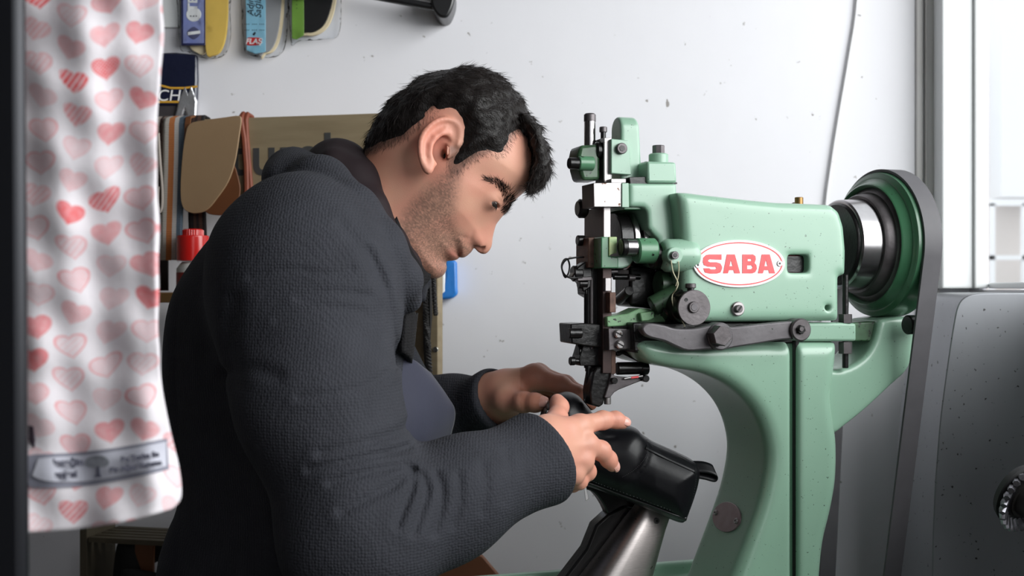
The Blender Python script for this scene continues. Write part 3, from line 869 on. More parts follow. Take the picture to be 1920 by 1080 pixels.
# spool / tension disc
sp = mvv('tension_disc', 1302, 577, -.076, -.0725, .0205, DK, n=48, ch=.0006)
mvv('disc_back', 1296, 574, -.0725, -.054, .0175, BK, sp, 40); mvv('disc_collar', 1287, 574, -.056, -.04, .02, BK, sp, 40)
o = mvv('disc_bolt', 1302, 576, -.0792, -.074, .0066, DK, sp, 28, .0008); mvv('bolt_dimple', 1302, 576, -.0797, -.078, .0042, LV, o, 20, .0004)
mvv('disc_hole', 1287, 562, -.0764, -.074, .0022, BK, sp, 16, 0)
a = M(1295, 545, -.06); MB().cyl((a[0], a[1], a[2] - .008), (a[0], a[1], a[2] + .007), .0042, 16).build('disc_screw', BK, sp)
MB().cyl((a[0], a[1], a[2] + .003), (a[0], a[1], a[2] + .0085), .0062, 20).build('screw_cap', DK, sp)
# thread
TH = mat('thread_linen', srgb(206, 200, 170), .7)
pts = [M(1258, 488, -.073), M(1262, 510, -.066), M(1271, 530, -.062), M(1268, 542, -.06), M(1262, 551, -.05), M(1260, 562, -.058), M(1265, 580, -.062), M(1274, 592, -.064), M(1284, 612, -.058)]
MB().tube(pts, .0007, 6, sub=5).build('thread', TH, mach)
pts = [M(1272, 490, -.073), M(1273, 505, -.068), M(1271, 522, -.064), M(1267, 536, -.06)]
MB().tube(pts, .0006, 6, sub=5).build('thread', TH, mach)
# small green lever
mp('green_lever', [(1138, 594), (1178, 588), (1200, 578), (1216, 579), (1226, 583), (1250, 588), (1250, 603), (1180, 611), (1139, 613)], -.026, .01, GW, .0015)
mp('lever_pad', [(1200, 587), (1227, 583), (1228, 597), (1216, 602), (1203, 603)], -.034, -.02, GW, .0015)
# clamp block low on the head with the steel plate
lbk = mp('lower_block', [(1070, 607), (1094, 606), (1140, 608), (1152, 614), (1152, 656), (1094, 648), (1072, 644)], -.012, .03, BK, .0015)
mu('block_knob', 1062, 1074, 625, .0105, .01, BK, lbk); mu('block_knob', 1066, 1090, 625, .006, -.014, BK, lbk)
sp_ = mp('steel_plate', [(1141, 616), (1192, 617), (1191, 638), (1192, 653), (1142, 657)], -.034, -.008, DK, .0008)
for x, y in ((1161, 626), (1164, 646)):
    q = mvv('plate_screw', x, y, -.0395, -.03, .0052, ST, sp_, 24, .0012)
    m_ = M(x, y, -.04); R = Matrix.Rotation(math.radians(28), 4, 'Y'); R.translation = (m_[0], -.0397, m_[2])
    MB().box((-.005, -.0003, -.0007), (.005, .001, .0007), R).build('screw_slot', BK, q, smooth=False)
mu('lower_knob', 1082, 1096, 660, .0085, .006, BK); mp('lower_clamp', [(1094, 646), (1140, 650), (1140, 684), (1120, 686), (1088, 686), (1086, 672)], -.004, .022, BK, .001)
mu('thumb_screw', 1068, 1078, 677, .0052, .0, BK, ch=.001); mu('thumb_screw', 1076, 1092, 677, .003, .0, BK)
mvv('guide_nut', 1201, 626, -.05, -.03, .006, BK, n=6)
# needle
a = M(1103, 690, .002); b = M(1102, 740, .002); c_ = M(1101, 764, .002)
MB().cyl((a[0], a[1], a[2] + .01), (a[0], b[1], b[2]), .0031, 14, 0, .0026).cyl((a[0], b[1], b[2] + .002), (a[0], c_[1], c_[2] + .004), .0013, 10, 0, .0003).build('needle', BK, mach)
pts = [M(1109, 690, 0), M(1106, 730, 0), M(1099, 744, -.002), M(1096, 752, -.004), M(1103, 762, 0), M(1110, 768, 0)]
MB().tube(pts, .0005, 6, sub=4).build('needle_thread', TH if False else BK, mach)
# presser foot group
pf = mp('presser_foot', [(1118, 690), (1132, 684), (1152, 690), (1152, 706), (1140, 736), (1134, 748), (1132, 758), (1124, 764), (1108, 759), (1106, 735), (1112, 700)], -.014, .012, BK, .002)
mp('presser_bar', [(1143, 655), (1155, 658), (1155, 700), (1146, 704), (1143, 700)], -.016, .006, RU, .0008, pf)
mp('foot_arm', [(1146, 700), (1156, 706), (1200, 710), (1206, 713), (1190, 719), (1160, 731), (1152, 736), (1144, 746), (1133, 746), (1141, 722)], -.018, .0, DK, .001, pf)
cyo = mu('spring_drum', 1156, 1201, 691, .0075, -.01, BK, pf, 28)
mu('spring_drum', 1200, 1214, 691, .0078, -.01, BK, pf, 28)
mvv('foot_pivot', 1212, 710, -.024, -.008, .0042, BK, pf); mvv('foot_pivot', 1153, 714, -.024, -.008, .0038, BK, pf)
MB().cyl(M(1170, 710, -.021), M(1205, 705, -.021), .0013, 10).build('foot_wire', ST, pf)
MB().cyl(M(1183, 708.5, -.0215), M(1197, 706.5, -.0215), .0014, 10).build('wire_mark', RED, pf)
a = M(1139, 746, -.006); MB().cyl((a[0], a[1], a[2] - .0075), (a[0], a[1], a[2] + .002), .0042, 12).build('foot_screw', ST, pf)
mp('lifting_lever', [(1156, 659), (1180, 658), (1200, 660), (1236, 672), (1241, 680), (1236, 687), (1228, 681), (1196, 678), (1172, 666), (1168, 664), (1162, 668), (1156, 668)], -.012, .004, BK, .0015)
mp('foot_lifter_plate', [(1190, 640), (1260, 640), (1240, 660), (1190, 658)], -.047, -.02, BK, .001)
# --- the long hand lever on the front
lvp = smooth_line([(1204, 616), (1210, 608), (1222, 606), (1246, 610), (1268, 616), (1300, 616), (1328, 611), (1345, 606), (1358, 607), (1372, 613), (1420, 608), (1470, 603), (1492, 602), (1505, 601), (1516, 608), (1518, 622), (1512, 634), (1500, 637), (1470, 637), (1420, 645), (1376, 652), (1352, 657), (1325, 656), (1290, 658), (1268, 650), (1246, 640), (1222, 634), (1209, 627)], 3, True)
lev = mp('hand_lever', lvp, -.075, -.062, LV, .002)
mvv('lever_collar', 1352, 631, -.079, -.06, .0162, LV, lev, 36); mvv('lever_bolt', 1355, 630, -.092, -.07, .0122, DK, lev, 6, .001)
mvv('lever_washer', 1503, 618.5, -.08, -.06, .0135, DK, lev, 36); mvv('lever_bolt', 1503.5, 618, -.084, -.07, .0056, BK, lev, 6, .0006); mvv('lever_pin', 1503.5, 617, -.086, -.07, .003, DK, lev, 14)
mp('lever_boss', rect(1340, 620, 1366, 642), -.064, -.04, BK, 0, lev)
# ================================================================== the person
YH = 1.36
def Q(pts, Y=YH):
    return np.array([(P(x, y, Y)[0], P(x, y, Y)[2]) for x, y in pts])
def q1(x, y, Y=YH):
    p = P(x, y, Y); return p[0], p[2]
KH = YH / F                                     # metres per pixel at the head
person = empty('person', (-.30, 1.37, 0), 0, 'person in a charcoal jacket and navy apron bending over the boot at the green machine', 'person')
INVP = Vector((.30, -1.37, 0))
def pw(o):
    """shape made in world space, hung under the person"""
    o.parent = person; o.matrix_parent_inverse = Matrix.Translation(INVP); return o

head_out = smooth_line([(682, 292), (690, 276), (710, 243), (737, 204), (772, 175), (808, 154), (852, 142), (892, 140), (927, 153), (957, 180), (979, 216), (994, 255), (1001, 295), (1001, 322), (996, 343), (987, 356), (972, 369), (958, 381), (952, 393), (940, 408),
                        (931, 420), (927, 432), (924, 445), (923, 455), (920, 466), (912, 475), (904, 476), (896, 472), (889, 465), (884, 472), (872, 482), (863, 482.5), (860.5, 477), (861.5, 481), (858, 486), (848, 489), (838, 489.5), (836.5, 495), (837.5, 503), (832, 515), (820, 522), (806, 522),
                        (790, 519), (768, 522), (735, 545), (640, 540), (600, 470), (625, 390), (660, 330)], 4, True)
HQ = Q(head_out)
_w = [(850, 210, 76), (780, 205, 74), (905, 190, 72), (950, 230, 66), (985, 285, 56), (978, 335, 50), (930, 315, 64), (890, 350, 66.5), (880, 385, 65.5), (925, 360, 58), (938, 388, 47), (950, 388, 37), (943, 402, 27),
      (931, 418, 12.5), (920, 440, 12.5), (914, 462, 13), (922, 455, 10), (895, 460, 17), (884, 440, 33), (902, 425, 21), (915, 405, 36), (862, 425, 53), (875, 468, 25), (856, 462, 30), (850, 482, 24), (828, 505, 25), (812, 488, 41), (835, 470, 44),
      (780, 472, 53), (765, 400, 60), (790, 350, 64), (820, 285, 69), (765, 265, 67), (712, 270, 56), (740, 400, 57), (715, 350, 56), (680, 440, 63), (735, 225, 67), (650, 500, 66), (760, 540, 50), (640, 350, 58), (880, 120, 60), (1000, 200, 50), (680, 200, 50)]
WF = TPS([q1(a, b) for a, b, c in _w], [c * .001 for a, b, c in _w], 1e-3)
_bumps = [  # px, py, sx, sy(px), angle, height(mm)
    (950, 378, 5, 16, .45, 4.0), (926, 388, 9, 6, -.8, -4.0), (893, 456, 7, 8, 0, 4.2), (884, 449, 2.6, 9, .35, -2.2), (872, 447, 9, 2.5, .25, -1.8), (878, 405, 16, 11, -.7, 2.5),
    (851, 479, 7, 5, .6, 2.0), (866, 470, 6, 5, .4, 1.2), (858, 470, 1.8, 8, -.25, -2.6), (834, 492, 5, 2.6, .5, -2.5), (800, 440, 30, 12, -.7, 1.5), (855, 440, 14, 12, 0, -1.5), (905, 340, 15, 12, 0, -2.0), (856, 455, 4, 4, 0, -1.5)]
_b = [(q1(a, b) + (c * KH, d * KH, -e, h * .001)) for a, b, c, d, e, h in _bumps]
FW = np.array((.728, 0, -.685)); UP = np.array((.685, 0, .728))      # the way the bent head faces, and its up
RH = np.array([FW, (0, 1, 0), UP])
EYE = P(917, 374, YH); EYO = .0335

def head_sdf(X, Y, Z):
    d2 = d_poly(X, Z, HQ)
    W = WF(X, Z)
    for cx, cz, sx, sz, an, h in _b: W = W + h * gauss(X, Z, cx, cz, sx, sz, an)
    r = np.minimum(W * .9, .062)
    ay = np.abs(Y - YH)
    d = d_extr(d2, ay - W, r)
    ys = YH + np.where(Y > YH, 1, -1) * EYO       # mirrored eye, nostril
    x, y, z = X - EYE[0], Y - ys, Z - EYE[2]
    fx = FW[0] * x + FW[2] * z; uz = UP[0] * x + UP[2] * z
    ball = np.sqrt(fx * fx + y * y + uz * uz)
    d = smin(d, ball - .0139, .006)
    wedge = np.sqrt(((fx - .0125) / .0068) ** 2 + ((y + np.where(Y > YH, -.0015, .0015)) / .0130) ** 2 + ((uz + .0022 - .10 * fx) / .0028) ** 2) - 1
    d = smax(d, -wedge * .0024, .0012)
    crease = np.exp(-((uz - .0062) / .0011) ** 2 - ((fx - .010) / .006) ** 2 - (y / .011) ** 2)
    d = d + .0011 * crease
    n = q1(899, 464)
    nx, ny, nz = X - n[0], ay - .0088, Z - n[1]
    nu = UP[0] * nx + UP[2] * nz; nf = FW[0] * nx + FW[2] * nz
    d = smax(d, -(np.sqrt((nf / .0062) ** 2 + (ny / .0036) ** 2 + (nu / .0072) ** 2) - 1) * .0036, .0018)
    return d

# --- ears
YE = YH - .0715
ear_px = [(862, 266), (863, 250), (860, 236), (852, 227), (840, 222.5), (827, 223), (812, 230), (798, 243), (789, 258), (786, 276), (788, 297), (793, 314), (801, 324), (809, 323), (818, 313), (828, 304), (842, 298), (856, 285)]
EQ = Q(smooth_line(ear_px, 4, True), YE)
eh = [(858, 272), (862, 256), (861, 240), (852, 229), (840, 224.5), (827, 225), (812, 232), (799, 245), (791, 259), (788, 277), (790, 297), (796, 312), (803, 320)]
ah = [(842, 249), (828, 250), (816, 258), (808, 272), (806, 290), (811, 303)]
ah2 = [(828, 250), (836, 240), (846, 236)]
tragus = [(838, 277), (836, 287), (829, 299)]
def tilt(px, py): return (862 - px) * KH * .32            # the ear stands off the skull towards its back rim
def ear_pts(l, off=0.): return [P(x, y, YE - tilt(x, y) - off) for x, y in l]
EH, AH, AH2, TRG = ear_pts(smooth_line(eh, 2), .001), ear_pts(ah, .0005), ear_pts(ah2, .0), ear_pts(tragus, .0035)
def ear_sdf(X, Y, Z):
    yy = np.where(Y > YH, 2 * YH - Y, Y)
    px = X / YE * F + 960
    ten = YE - (862 - px) * KH * .32
    d2 = d_poly(X, Z, EQ)
    pl = d_extr(d2, np.abs(yy - ten - .0015) - .0028, .0024)
    cx, cz = q1(824, 280, YE)
    bowl = np.sqrt(((X - cx) / .0105) ** 2 + ((Z - cz) / .0148) ** 2 + ((yy - ten + .004) / .0085) ** 2) - 1
    pl = smax(pl, -bowl * .0075, .003)
    cx, cz = q1(846, 243, YE)
    hel = d_chain(X, yy, Z, EH, [.0030] * len(EH), .001)
    f = smin(pl, hel, .0028)
    f = smin(f, d_chain(X, yy, Z, AH, [.0016, .0026, .003, .003, .0028, .0022], .001), .004)
    f = smin(f, d_chain(X, yy, Z, AH2, [.0024, .0018, .001], .001), .003)
    lob = P(803, 313, YE - tilt(803, 313))
    f = smin(f, d_ell(X, yy, Z, lob, (.0062, .0036, .008)), .004)
    f = smin(f, d_chain(X, yy, Z, TRG, [.0024, .0034, .0022], .001), .003)
    c = P(831, 287, YE + .004)
    f = smax(f, -(np.sqrt(((X - c[0]) / .0028) ** 2 + ((Z - c[2]) / .0055) ** 2 + ((yy - c[1]) / .012) ** 2) - 1) * .0028, .002)
    return f

def ear_bowl(X, Y, Z):
    yy = np.where(Y > YH, 2 * YH - Y, Y)
    f = None
    for px, py, a, b, c, off in ((824, 286, .0078, .0120, .0085, .002), (831, 288, .0034, .0056, .017, .004), (836, 262, .0070, .0036, .0035, .0005)):
        p = P(px, py, YE - tilt(px, py) + off)
        dx, dz = X - p[0], Z - p[2]
        if py < 270: dx, dz = dx * .9 - dz * .43, dx * .43 + dz * .9
        g = (np.sqrt((dx / a) ** 2 + (dz / b) ** 2 + ((yy - p[1]) / c) ** 2) - 1) * min(a, b, c)
        f = g if f is None else smin(f, g, .003)
    return f

# --- hands (pixel, pixel, distance) joints
def J(*a): return [P(*q) for q in a]
NH = dict(
    index=(J((1086, 799, 1.279), (1130, 788, 1.302), (1154, 787, 1.310), (1167, 792, 1.312)), (.0122, .0098, .0088, .0078)),
    middle=(J((1098, 833, 1.272), (1127, 845, 1.284), (1141, 861, 1.292), (1148, 872, 1.296)), (.0122, .0102, .0088, .0078)),
    ring=(J((1091, 863, 1.266), (1100, 884, 1.282), (1088, 897, 1.296), (1074, 898, 1.302)), (.0115, .0098, .0086, .0078)),
    little=(J((1074, 888, 1.260), (1086, 902, 1.274), (1074, 908, 1.288), (1060, 908, 1.294)), (.0105, .0085, .0078, .007)),
    thumb=(J((1024, 806, 1.252), (1045, 783, 1.288), (1049, 763, 1.306), (1045, 752, 1.312)), (.0135, .0108, .0098, .0085)))
FH = dict(
    index=(J((1003, 708, 1.440), (1052, 722, 1.428), (1082, 738, 1.420), (1098, 752, 1.415)), (.0150, .0112, .0092, .0078)),
    middle=(J((1010, 704, 1.462), (1060, 720, 1.452), (1090, 738, 1.442), (1108, 758, 1.432)), (.0130, .0105, .009, .0078)),
    ring=(J((1004, 712, 1.480), (1050, 735, 1.474), (1078, 756, 1.460), (1092, 775, 1.450)), (.0125, .010, .0088, .0076)),
    little=(J((990, 725, 1.492), (1026, 752, 1.490), (1048, 770, 1.480), (1060, 784, 1.470)), (.0115, .009, .008, .007)),
    thumb=(J((950, 748, 1.432), (982, 754, 1.408), (1003, 755, 1.398), (1016, 756, 1.394)), (.0155, .0122, .0108, .0095)))
def hand_sdf(X, Y, Z, H, wrist, palm, side):
    f = None
    for k, (pt, rs) in H.items():
        g = d_chain(X, Y, Z, pt, rs, .005)
        for i in (1, 2):                              # skin creases over the joint
            ax_ = pt[i + 1] - pt[i - 1]; ax_ = ax_ / np.linalg.norm(ax_); a_ = (X - pt[i][0]) * ax_[0] + (Y - pt[i][1]) * ax_[1] + (Z - pt[i][2]) * ax_[2]
            r2_ = (X - pt[i][0]) ** 2 + (Y - pt[i][1]) ** 2 + (Z - pt[i][2]) ** 2
            g = g - .0005 * np.cos(a_ * 2 * PI / .0042) * np.exp(-(a_ / .0045) ** 2) * np.exp(-(r2_ / (rs[i] * 1.5) ** 2) ** 2)
        for i in (1, 2):                              # knuckle swelling
            g = smin(g, np.sqrt((X - pt[i][0]) ** 2 + (Y - pt[i][1]) ** 2 + (Z - pt[i][2]) ** 2) - rs[i] * 1.05, .004)
        f = g if f is None else smin(f, g, .0035)
    p = None
    for k in ('index', 'middle', 'ring', 'little'):
        g = d_caps(X, Y, Z, palm[k], H[k][0][0], palm['r'], H[k][1][0] * .98)
        p = g if p is None else smin(p, g, .012)
    p = smin(p, d_caps(X, Y, Z, palm['thumb'], H['thumb'][0][0], palm['r'] * .95, H['thumb'][1][0] * 1.05), .016)
    p = smin(p, d_caps(X, Y, Z, H['thumb'][0][0], H['index'][0][0] * .6 + palm['index'] * .4, .0105, .011), .014)
    p = smin(p, d_chain(X, Y, Z, wrist, palm['wr'], .02), .02)
    f = smin(f, p, .007)
    for k in ('index', 'middle', 'ring', 'little'):   # knuckles and tendons on the back
        a = H[k][0][0]; b = palm[k]
        off = palm['back']
        f = smin(f, np.sqrt((X - a[0] - off[0] * .004) ** 2 + (Y - a[1] - off[1] * .004) ** 2 + (Z - a[2] - off[2] * .004) ** 2) - H[k][1][0] * .86, .008)
        f = smin(f, d_caps(X, Y, Z, a + off * H[k][1][0] * .82, b + off * palm['r'] * .75, .0022, .0015), .006)
    return f
nP = dict(index=P(1022, 822, 1.238), middle=P(1024, 842, 1.234), ring=P(1024, 860, 1.234), little=P(1022, 874, 1.236), thumb=P(1008, 825, 1.236), r=.0155, wr=(.027, .029, .036), back=np.array((.35, -.92, .15)))
nW = J((1012, 848, 1.236), (975, 866, 1.216), (880, 920, 1.175))
fP = dict(index=P(955, 722, 1.460), middle=P(952, 730, 1.472), ring=P(950, 742, 1.480), little=P(950, 752, 1.482), thumb=P(940, 742, 1.448), r=.0170, wr=(.028, .029, .036), back=np.array((-.1, .5, .86)))
fW = J((944, 740, 1.463), (915, 750, 1.478), (820, 795, 1.55))
near_sh, near_el = P(570, 525, 1.20), P(655, 1005, 1.10)
far_sh, far_el = P(600, 525, 1.55), P(752, 822, 1.60)
def body_sdf(X, Y, Z):
    c = (float(np.mean(X)), float(np.mean(Y)), float(np.mean(Z)))
    full = X.size != 21     # coarse pass keeps everything
    f = d_chain(X, Y, Z, [P(650, 480, 1.37), P(580, 640, 1.37), P(560, 900, 1.37)], [.07, .09, .09], .05)
    f = smin(f, d_chain(X, Y, Z, [near_sh, near_el, nW[2], nW[1]], [.052, .042, .036, .030], .02), .03)
    f = smin(f, d_chain(X, Y, Z, [far_sh, far_el, fW[2], fW[1]], [.052, .042, .036, .029], .02), .03)
    if full or c[2] > P(0, 600, YH)[2]:
        h = head_sdf(X, Y, Z)
        h = smin(h, ear_sdf(X, Y, Z), .003)
        h = smax(h, -ear_bowl(X, Y, Z), .003)
        f = smin(f, h, .02) if not full else np.minimum(f, h)
    if full or (c[0] > nW[0][0] - .06 and c[2] < 1.16): f = smin(f, hand_sdf(X, Y, Z, NH, nW, nP, -1), .012)
    if full or (c[0] > fW[0][0] - .06 and c[2] < 1.20): f = smin(f, hand_sdf(X, Y, Z, FH, fW, fP, 1), .012)
    return f
HB = .0016
bv, bq = surf(body_sdf, (-.42, 1.02, .92), (.16, 1.68, 1.54), HB, n=20, smooth=1)

def px_of(v):
    return 960 + F * v[:, 0] / v[:, 1], 540 - F * (v[:, 2] - CZ) / v[:, 1]
def pxh(v):
    return 960 + F * v[:, 0] / YH, 540 - F * (v[:, 2] - CZ) / YH
ux, uy = pxh(bv)
beard = np.array(smooth_line([(842, 330), (868, 336), (868, 365), (862, 395), (862, 425), (880, 446), (894, 474), (862, 500), (840, 545), (780, 540), (752, 500), (748, 440), (768, 395), (800, 362), (822, 345)], 3, True))
bm = np.clip(-d_poly(ux, uy, beard) / 22 + .25, 0, 1)
isH = bv[:, 2] > 1.24
bm = bm * isH
nz = RS.normal(size=len(bv)) * .75; nz2 = sines(4, 10, 160)(bv[:, 0], bv[:, 1], bv[:, 2])
base = np.array(srgb(209, 157, 134)[:3]); rosy = np.array(srgb(206, 138, 120)[:3]); stub = np.array(srgb(122, 96, 84)[:3]); neckc = np.array(srgb(184, 126, 100)[:3]); lipc = np.array(srgb(172, 112, 98)[:3])
col = np.tile(base, (len(bv), 1))
def mixin(mask, c):
    global col
    col = col * (1 - mask[:, None]) + c * mask[:, None]
ge = lambda cx, cy, sx, sy=None, a=0: np.exp(-.5 * ((((ux - cx) * math.cos(a) + (uy - cy) * math.sin(a)) / sx) ** 2 + ((-(ux - cx) * math.sin(a) + (uy - cy) * math.cos(a)) / (sy or sx)) ** 2)) * isH
mixin(np.clip(.25 + .25 * nz2, 0, .45), rosy)
mixin(np.clip((760 - ux) / 60, 0, 1) * .55 * isH, neckc)
mixin(ge(824, 275, 26, 40) * (np.abs(bv[:, 1] - YH) > .066) * .75, np.array(srgb(222, 142, 122)[:3]))
mixin(ge(908, 462, 16) * .5, rosy)
mixin(np.clip(bm * (.62 + .30 * nz), 0, .86), stub)
mixin(ge(851, 478, 8, 6, .6) * .9, lipc); mixin(ge(866, 474, 5, 4) * .35, lipc)
mixin(ge(926, 386, 8, 7) * .35, np.array(srgb(150, 96, 80)[:3]))
sbm = np.clip(-d_poly(ux, uy, np.array([(845, 285), (880, 285), (925, 296), (905, 308), (885, 318), (868, 340), (846, 340)])) / 10 + .3, 0, 1) * isH
mixin(sbm * .62, np.array(srgb(72, 60, 54)[:3]))
nape = np.clip(-d_poly(ux, uy, np.array([(670, 300), (672, 250), (760, 240), (792, 240), (775, 272), (740, 288), (705, 296)])) / 10 + .2, 0, 1) * isH * (np.abs(bv[:, 1] - YH) < .0725)
mixin(nape * .6, np.array(srgb(64, 50, 46)[:3]))
scalp = np.clip(-d_poly(ux, uy, np.array([(690, 270), (740, 268), (800, 232), (850, 215), (872, 240), (868, 290), (900, 295), (945, 296), (966, 262), (994, 262), (1003, 345), (1040, 300), (990, 120), (800, 90), (680, 180)])) / 13 + .25, 0, 1) * isH * (np.abs(bv[:, 1] - YH) < .0725)
mixin(scalp * .8, np.array(srgb(48, 40, 38)[:3]))
hx, hy = px_of(bv)
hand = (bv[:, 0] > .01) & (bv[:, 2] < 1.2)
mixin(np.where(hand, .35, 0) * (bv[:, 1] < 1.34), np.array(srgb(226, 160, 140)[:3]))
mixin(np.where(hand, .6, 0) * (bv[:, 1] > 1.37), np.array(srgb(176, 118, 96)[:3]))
for H in (NH, FH):
    for k, (pt, rs) in H.items():
        for i, s in ((1, .010), (2, .008), (3, .009)):
            dd = ((bv - pt[i]) ** 2).sum(1); mixin(np.exp(-dd / (2 * s * s)) * .28, np.array(srgb(200, 120, 100)[:3]))
cols = np.concatenate([col, np.ones((len(col), 1))], 1)
SKIN = mat('skin', (1, 1, 1, 1), .47, attr='tone', bump=.22, bscale=900, bdist=.0006, spec=.4, sss=.06)
body = pw(from_np('body', bv, bq, SKIN, cols=cols))

# --- eyes
M_eye = bpy.data.materials.new('eye'); M_eye = mat('eye', (1, 1, 1, 1), .3, attr='tone', spec=.4)
for s in (-1, 1):
    c = EYE + np.array((0, s * EYO, 0))
    vs = []; fs = []; cl = []; n, m = 28, 20
    look = FW * .88 - UP * .47; look /= np.linalg.norm(look)
    e1 = np.array((0, 1, 0)); e2 = np.cross(look, e1)
    for i in range(m + 1):
        th = PI * i / m
        for j in range(n):
            ph = 2 * PI * j / n
            rr = .0127 + (.0007 if th < .45 else 0)
            vs.append(c + rr * (math.cos(th) * look + math.sin(th) * (math.cos(ph) * e1 + math.sin(ph) * e2)))
            cl.append((.005, .004, .004, 1) if th < .2 else ((.03, .016, .008, 1) if th < .62 else (.26, .21, .19, 1)))
    for i in range(m):
        for j in range(n): fs.append((i * n + j, i * n + (j + 1) % n, (i + 1) * n + (j + 1) % n, (i + 1) * n + j))
    pw(from_np('eye', vs, fs, M_eye, cols=cl))

# --- finger nails
M_nail = mat('nail', srgb(226, 170, 156), .3, spec=.6)
def nail(pt, rs, back):
    tip, d = pt[3], pt[3] - pt[2]; d = d / np.linalg.norm(d)
    up = back - d * (back @ d); up /= np.linalg.norm(up); sd = np.cross(d, up)
    r = rs[3] * 1.0; L = r * 1.55
    def f(X, Y, Z):
        x, y, z = X - tip[0], Y - tip[1], Z - tip[2]
        a = x * d[0] + y * d[1] + z * d[2]; b = x * up[0] + y * up[1] + z * up[2]; c = x * sd[0] + y * sd[1] + z * sd[2]
        shell = np.abs(np.sqrt(b * b + c * c + np.maximum(a - .1 * r, 0) ** 2 * .6) - r * .985) - .0005
        lim = np.sqrt(((a - r * .15) / (L * .62)) ** 2 + (c / (r * .78)) ** 4 ) - 1
        return np.maximum(np.maximum(shell, lim * r * .5), -b)
    v, q = surf(f, tip - .018, tip + .018, .0007, n=18, smooth=1)
    return pw(from_np('fingernail', v, q, M_nail))
nail(*NH['index'], np.array((.55, -.55, .35))); nail(*NH['middle'], np.array((.75, -.62, .1))); nail(*NH['thumb'], np.array((-.3, .8, .3)))
nail(*FH['thumb'], np.array((.2, -.85, .35))); nail(*FH['index'], np.array((.2, .1, .95)))

# --- hair
mask = np.array(smooth_line([(664, 300), (700, 288), (735, 279), (762, 272), (782, 262), (796, 249), (820, 231), (850, 227), (866, 240), (868, 262), (860, 290), (850, 316), (856, 328), (870, 324), (886, 311), (908, 302), (934, 304), (950, 294), (961, 270), (978, 257), (993, 264), (1000, 292), (997, 330), (990, 356), (1006, 362), (1044, 335), (1046, 270), (1000, 140), (900, 90), (780, 110), (680, 190)], 3, True))
MQ = Q(mask)
FQ = Q(smooth_line([(975, 225), (1004, 236), (1019, 270), (1027, 300), (1029, 322), (1022, 340), (1005, 354), (993, 353), (996, 335), (1000, 300), (990, 260)], 3, True))
hn1 = sines(21, 14, 420); hn2 = sines(22, 14, 900)
def hair_sdf(X, Y, Z):
    d = head_sdf(X, Y, Z)
    m = -d_poly(X, Z, MQ)
    sm = np.clip(m / .026, 0, 1); t = -.0006 + .0080 * sm * sm * (3 - 2 * sm) + np.minimum(m, 0) * .3
    a = Z * FW[0] + X * .2
    st = .0011 * hn1(X * .35 + Z * .3, Y, Z * .9 - X * .4) + .0006 * hn2(X * .3, Y, Z)
    f = d - t + st * np.clip(m / .012, 0, 1)
    fr = d_extr(d_poly(X, Z, FQ), np.abs(Y - YH) - .052, .011) + st * 1.4
    f = smin(f, fr, .008)
    return np.maximum(f, -(d + .004))
lo = P(650, 380, YH) - np.array((0, .09, 0)); hi = P(1050, 80, YH) + np.array((0, .09, 0))
hv, hq = surf(hair_sdf, lo, hi, .0019, n=20, smooth=1)
HAIR = mat('hair_black', srgb(30, 26, 25), .42, noise=.5, nscale=300, col2=srgb(16, 14, 14), bump=.5, bscale=500, bdist=.0015, spec=.2)
HAIR2 = mat('hair_strand', srgb(36, 30, 28), .45, spec=.3)
hair = pw(from_np('hair', hv, hq, HAIR))
# short strands over the cap and thinner over the fading edges
fl = [((800, 150), (-.5, .3)), ((720, 210), (-.6, .8)), ((705, 270), (-.3, 1)), ((770, 240), (.1, 1)), ((830, 190), (.7, .55)), ((900, 150), (.95, .25)), ((950, 190), (.8, .6)), ((900, 230), (.85, .5)), ((890, 290), (.5, .7)), ((858, 300), (-.35, .95)), ((940, 280), (.85, .5)), ((985, 250), (.5, .85)), ((1015, 280), (.3, .95)), ((1010, 335), (-.4, .9)), ((850, 240), (.5, .8))]
fp = np.array([a for a, b in fl], float); fd = np.array([b for a, b in fl], float)
def hair_dir(v):
    x, y = pxh(v)
    w = 1 / (((x[:, None] - fp[None, :, 0]) ** 2 + (y[:, None] - fp[None, :, 1]) ** 2) + 200) ** 1.5
    d = (w[:, :, None] * fd[None]).sum(1); d /= np.linalg.norm(d, axis=1)[:, None]
    return np.stack([d[:, 0], np.zeros(len(v)), -d[:, 1]], 1)
def vnorm(v, q):
    n = np.cross(v[q[:, 2]] - v[q[:, 0]], v[q[:, 3]] - v[q[:, 1]]); o = np.zeros_like(v)
    for k in range(4): np.add.at(o, q[:, k], n)
    return o / (np.linalg.norm(o, axis=1)[:, None] + 1e-12)
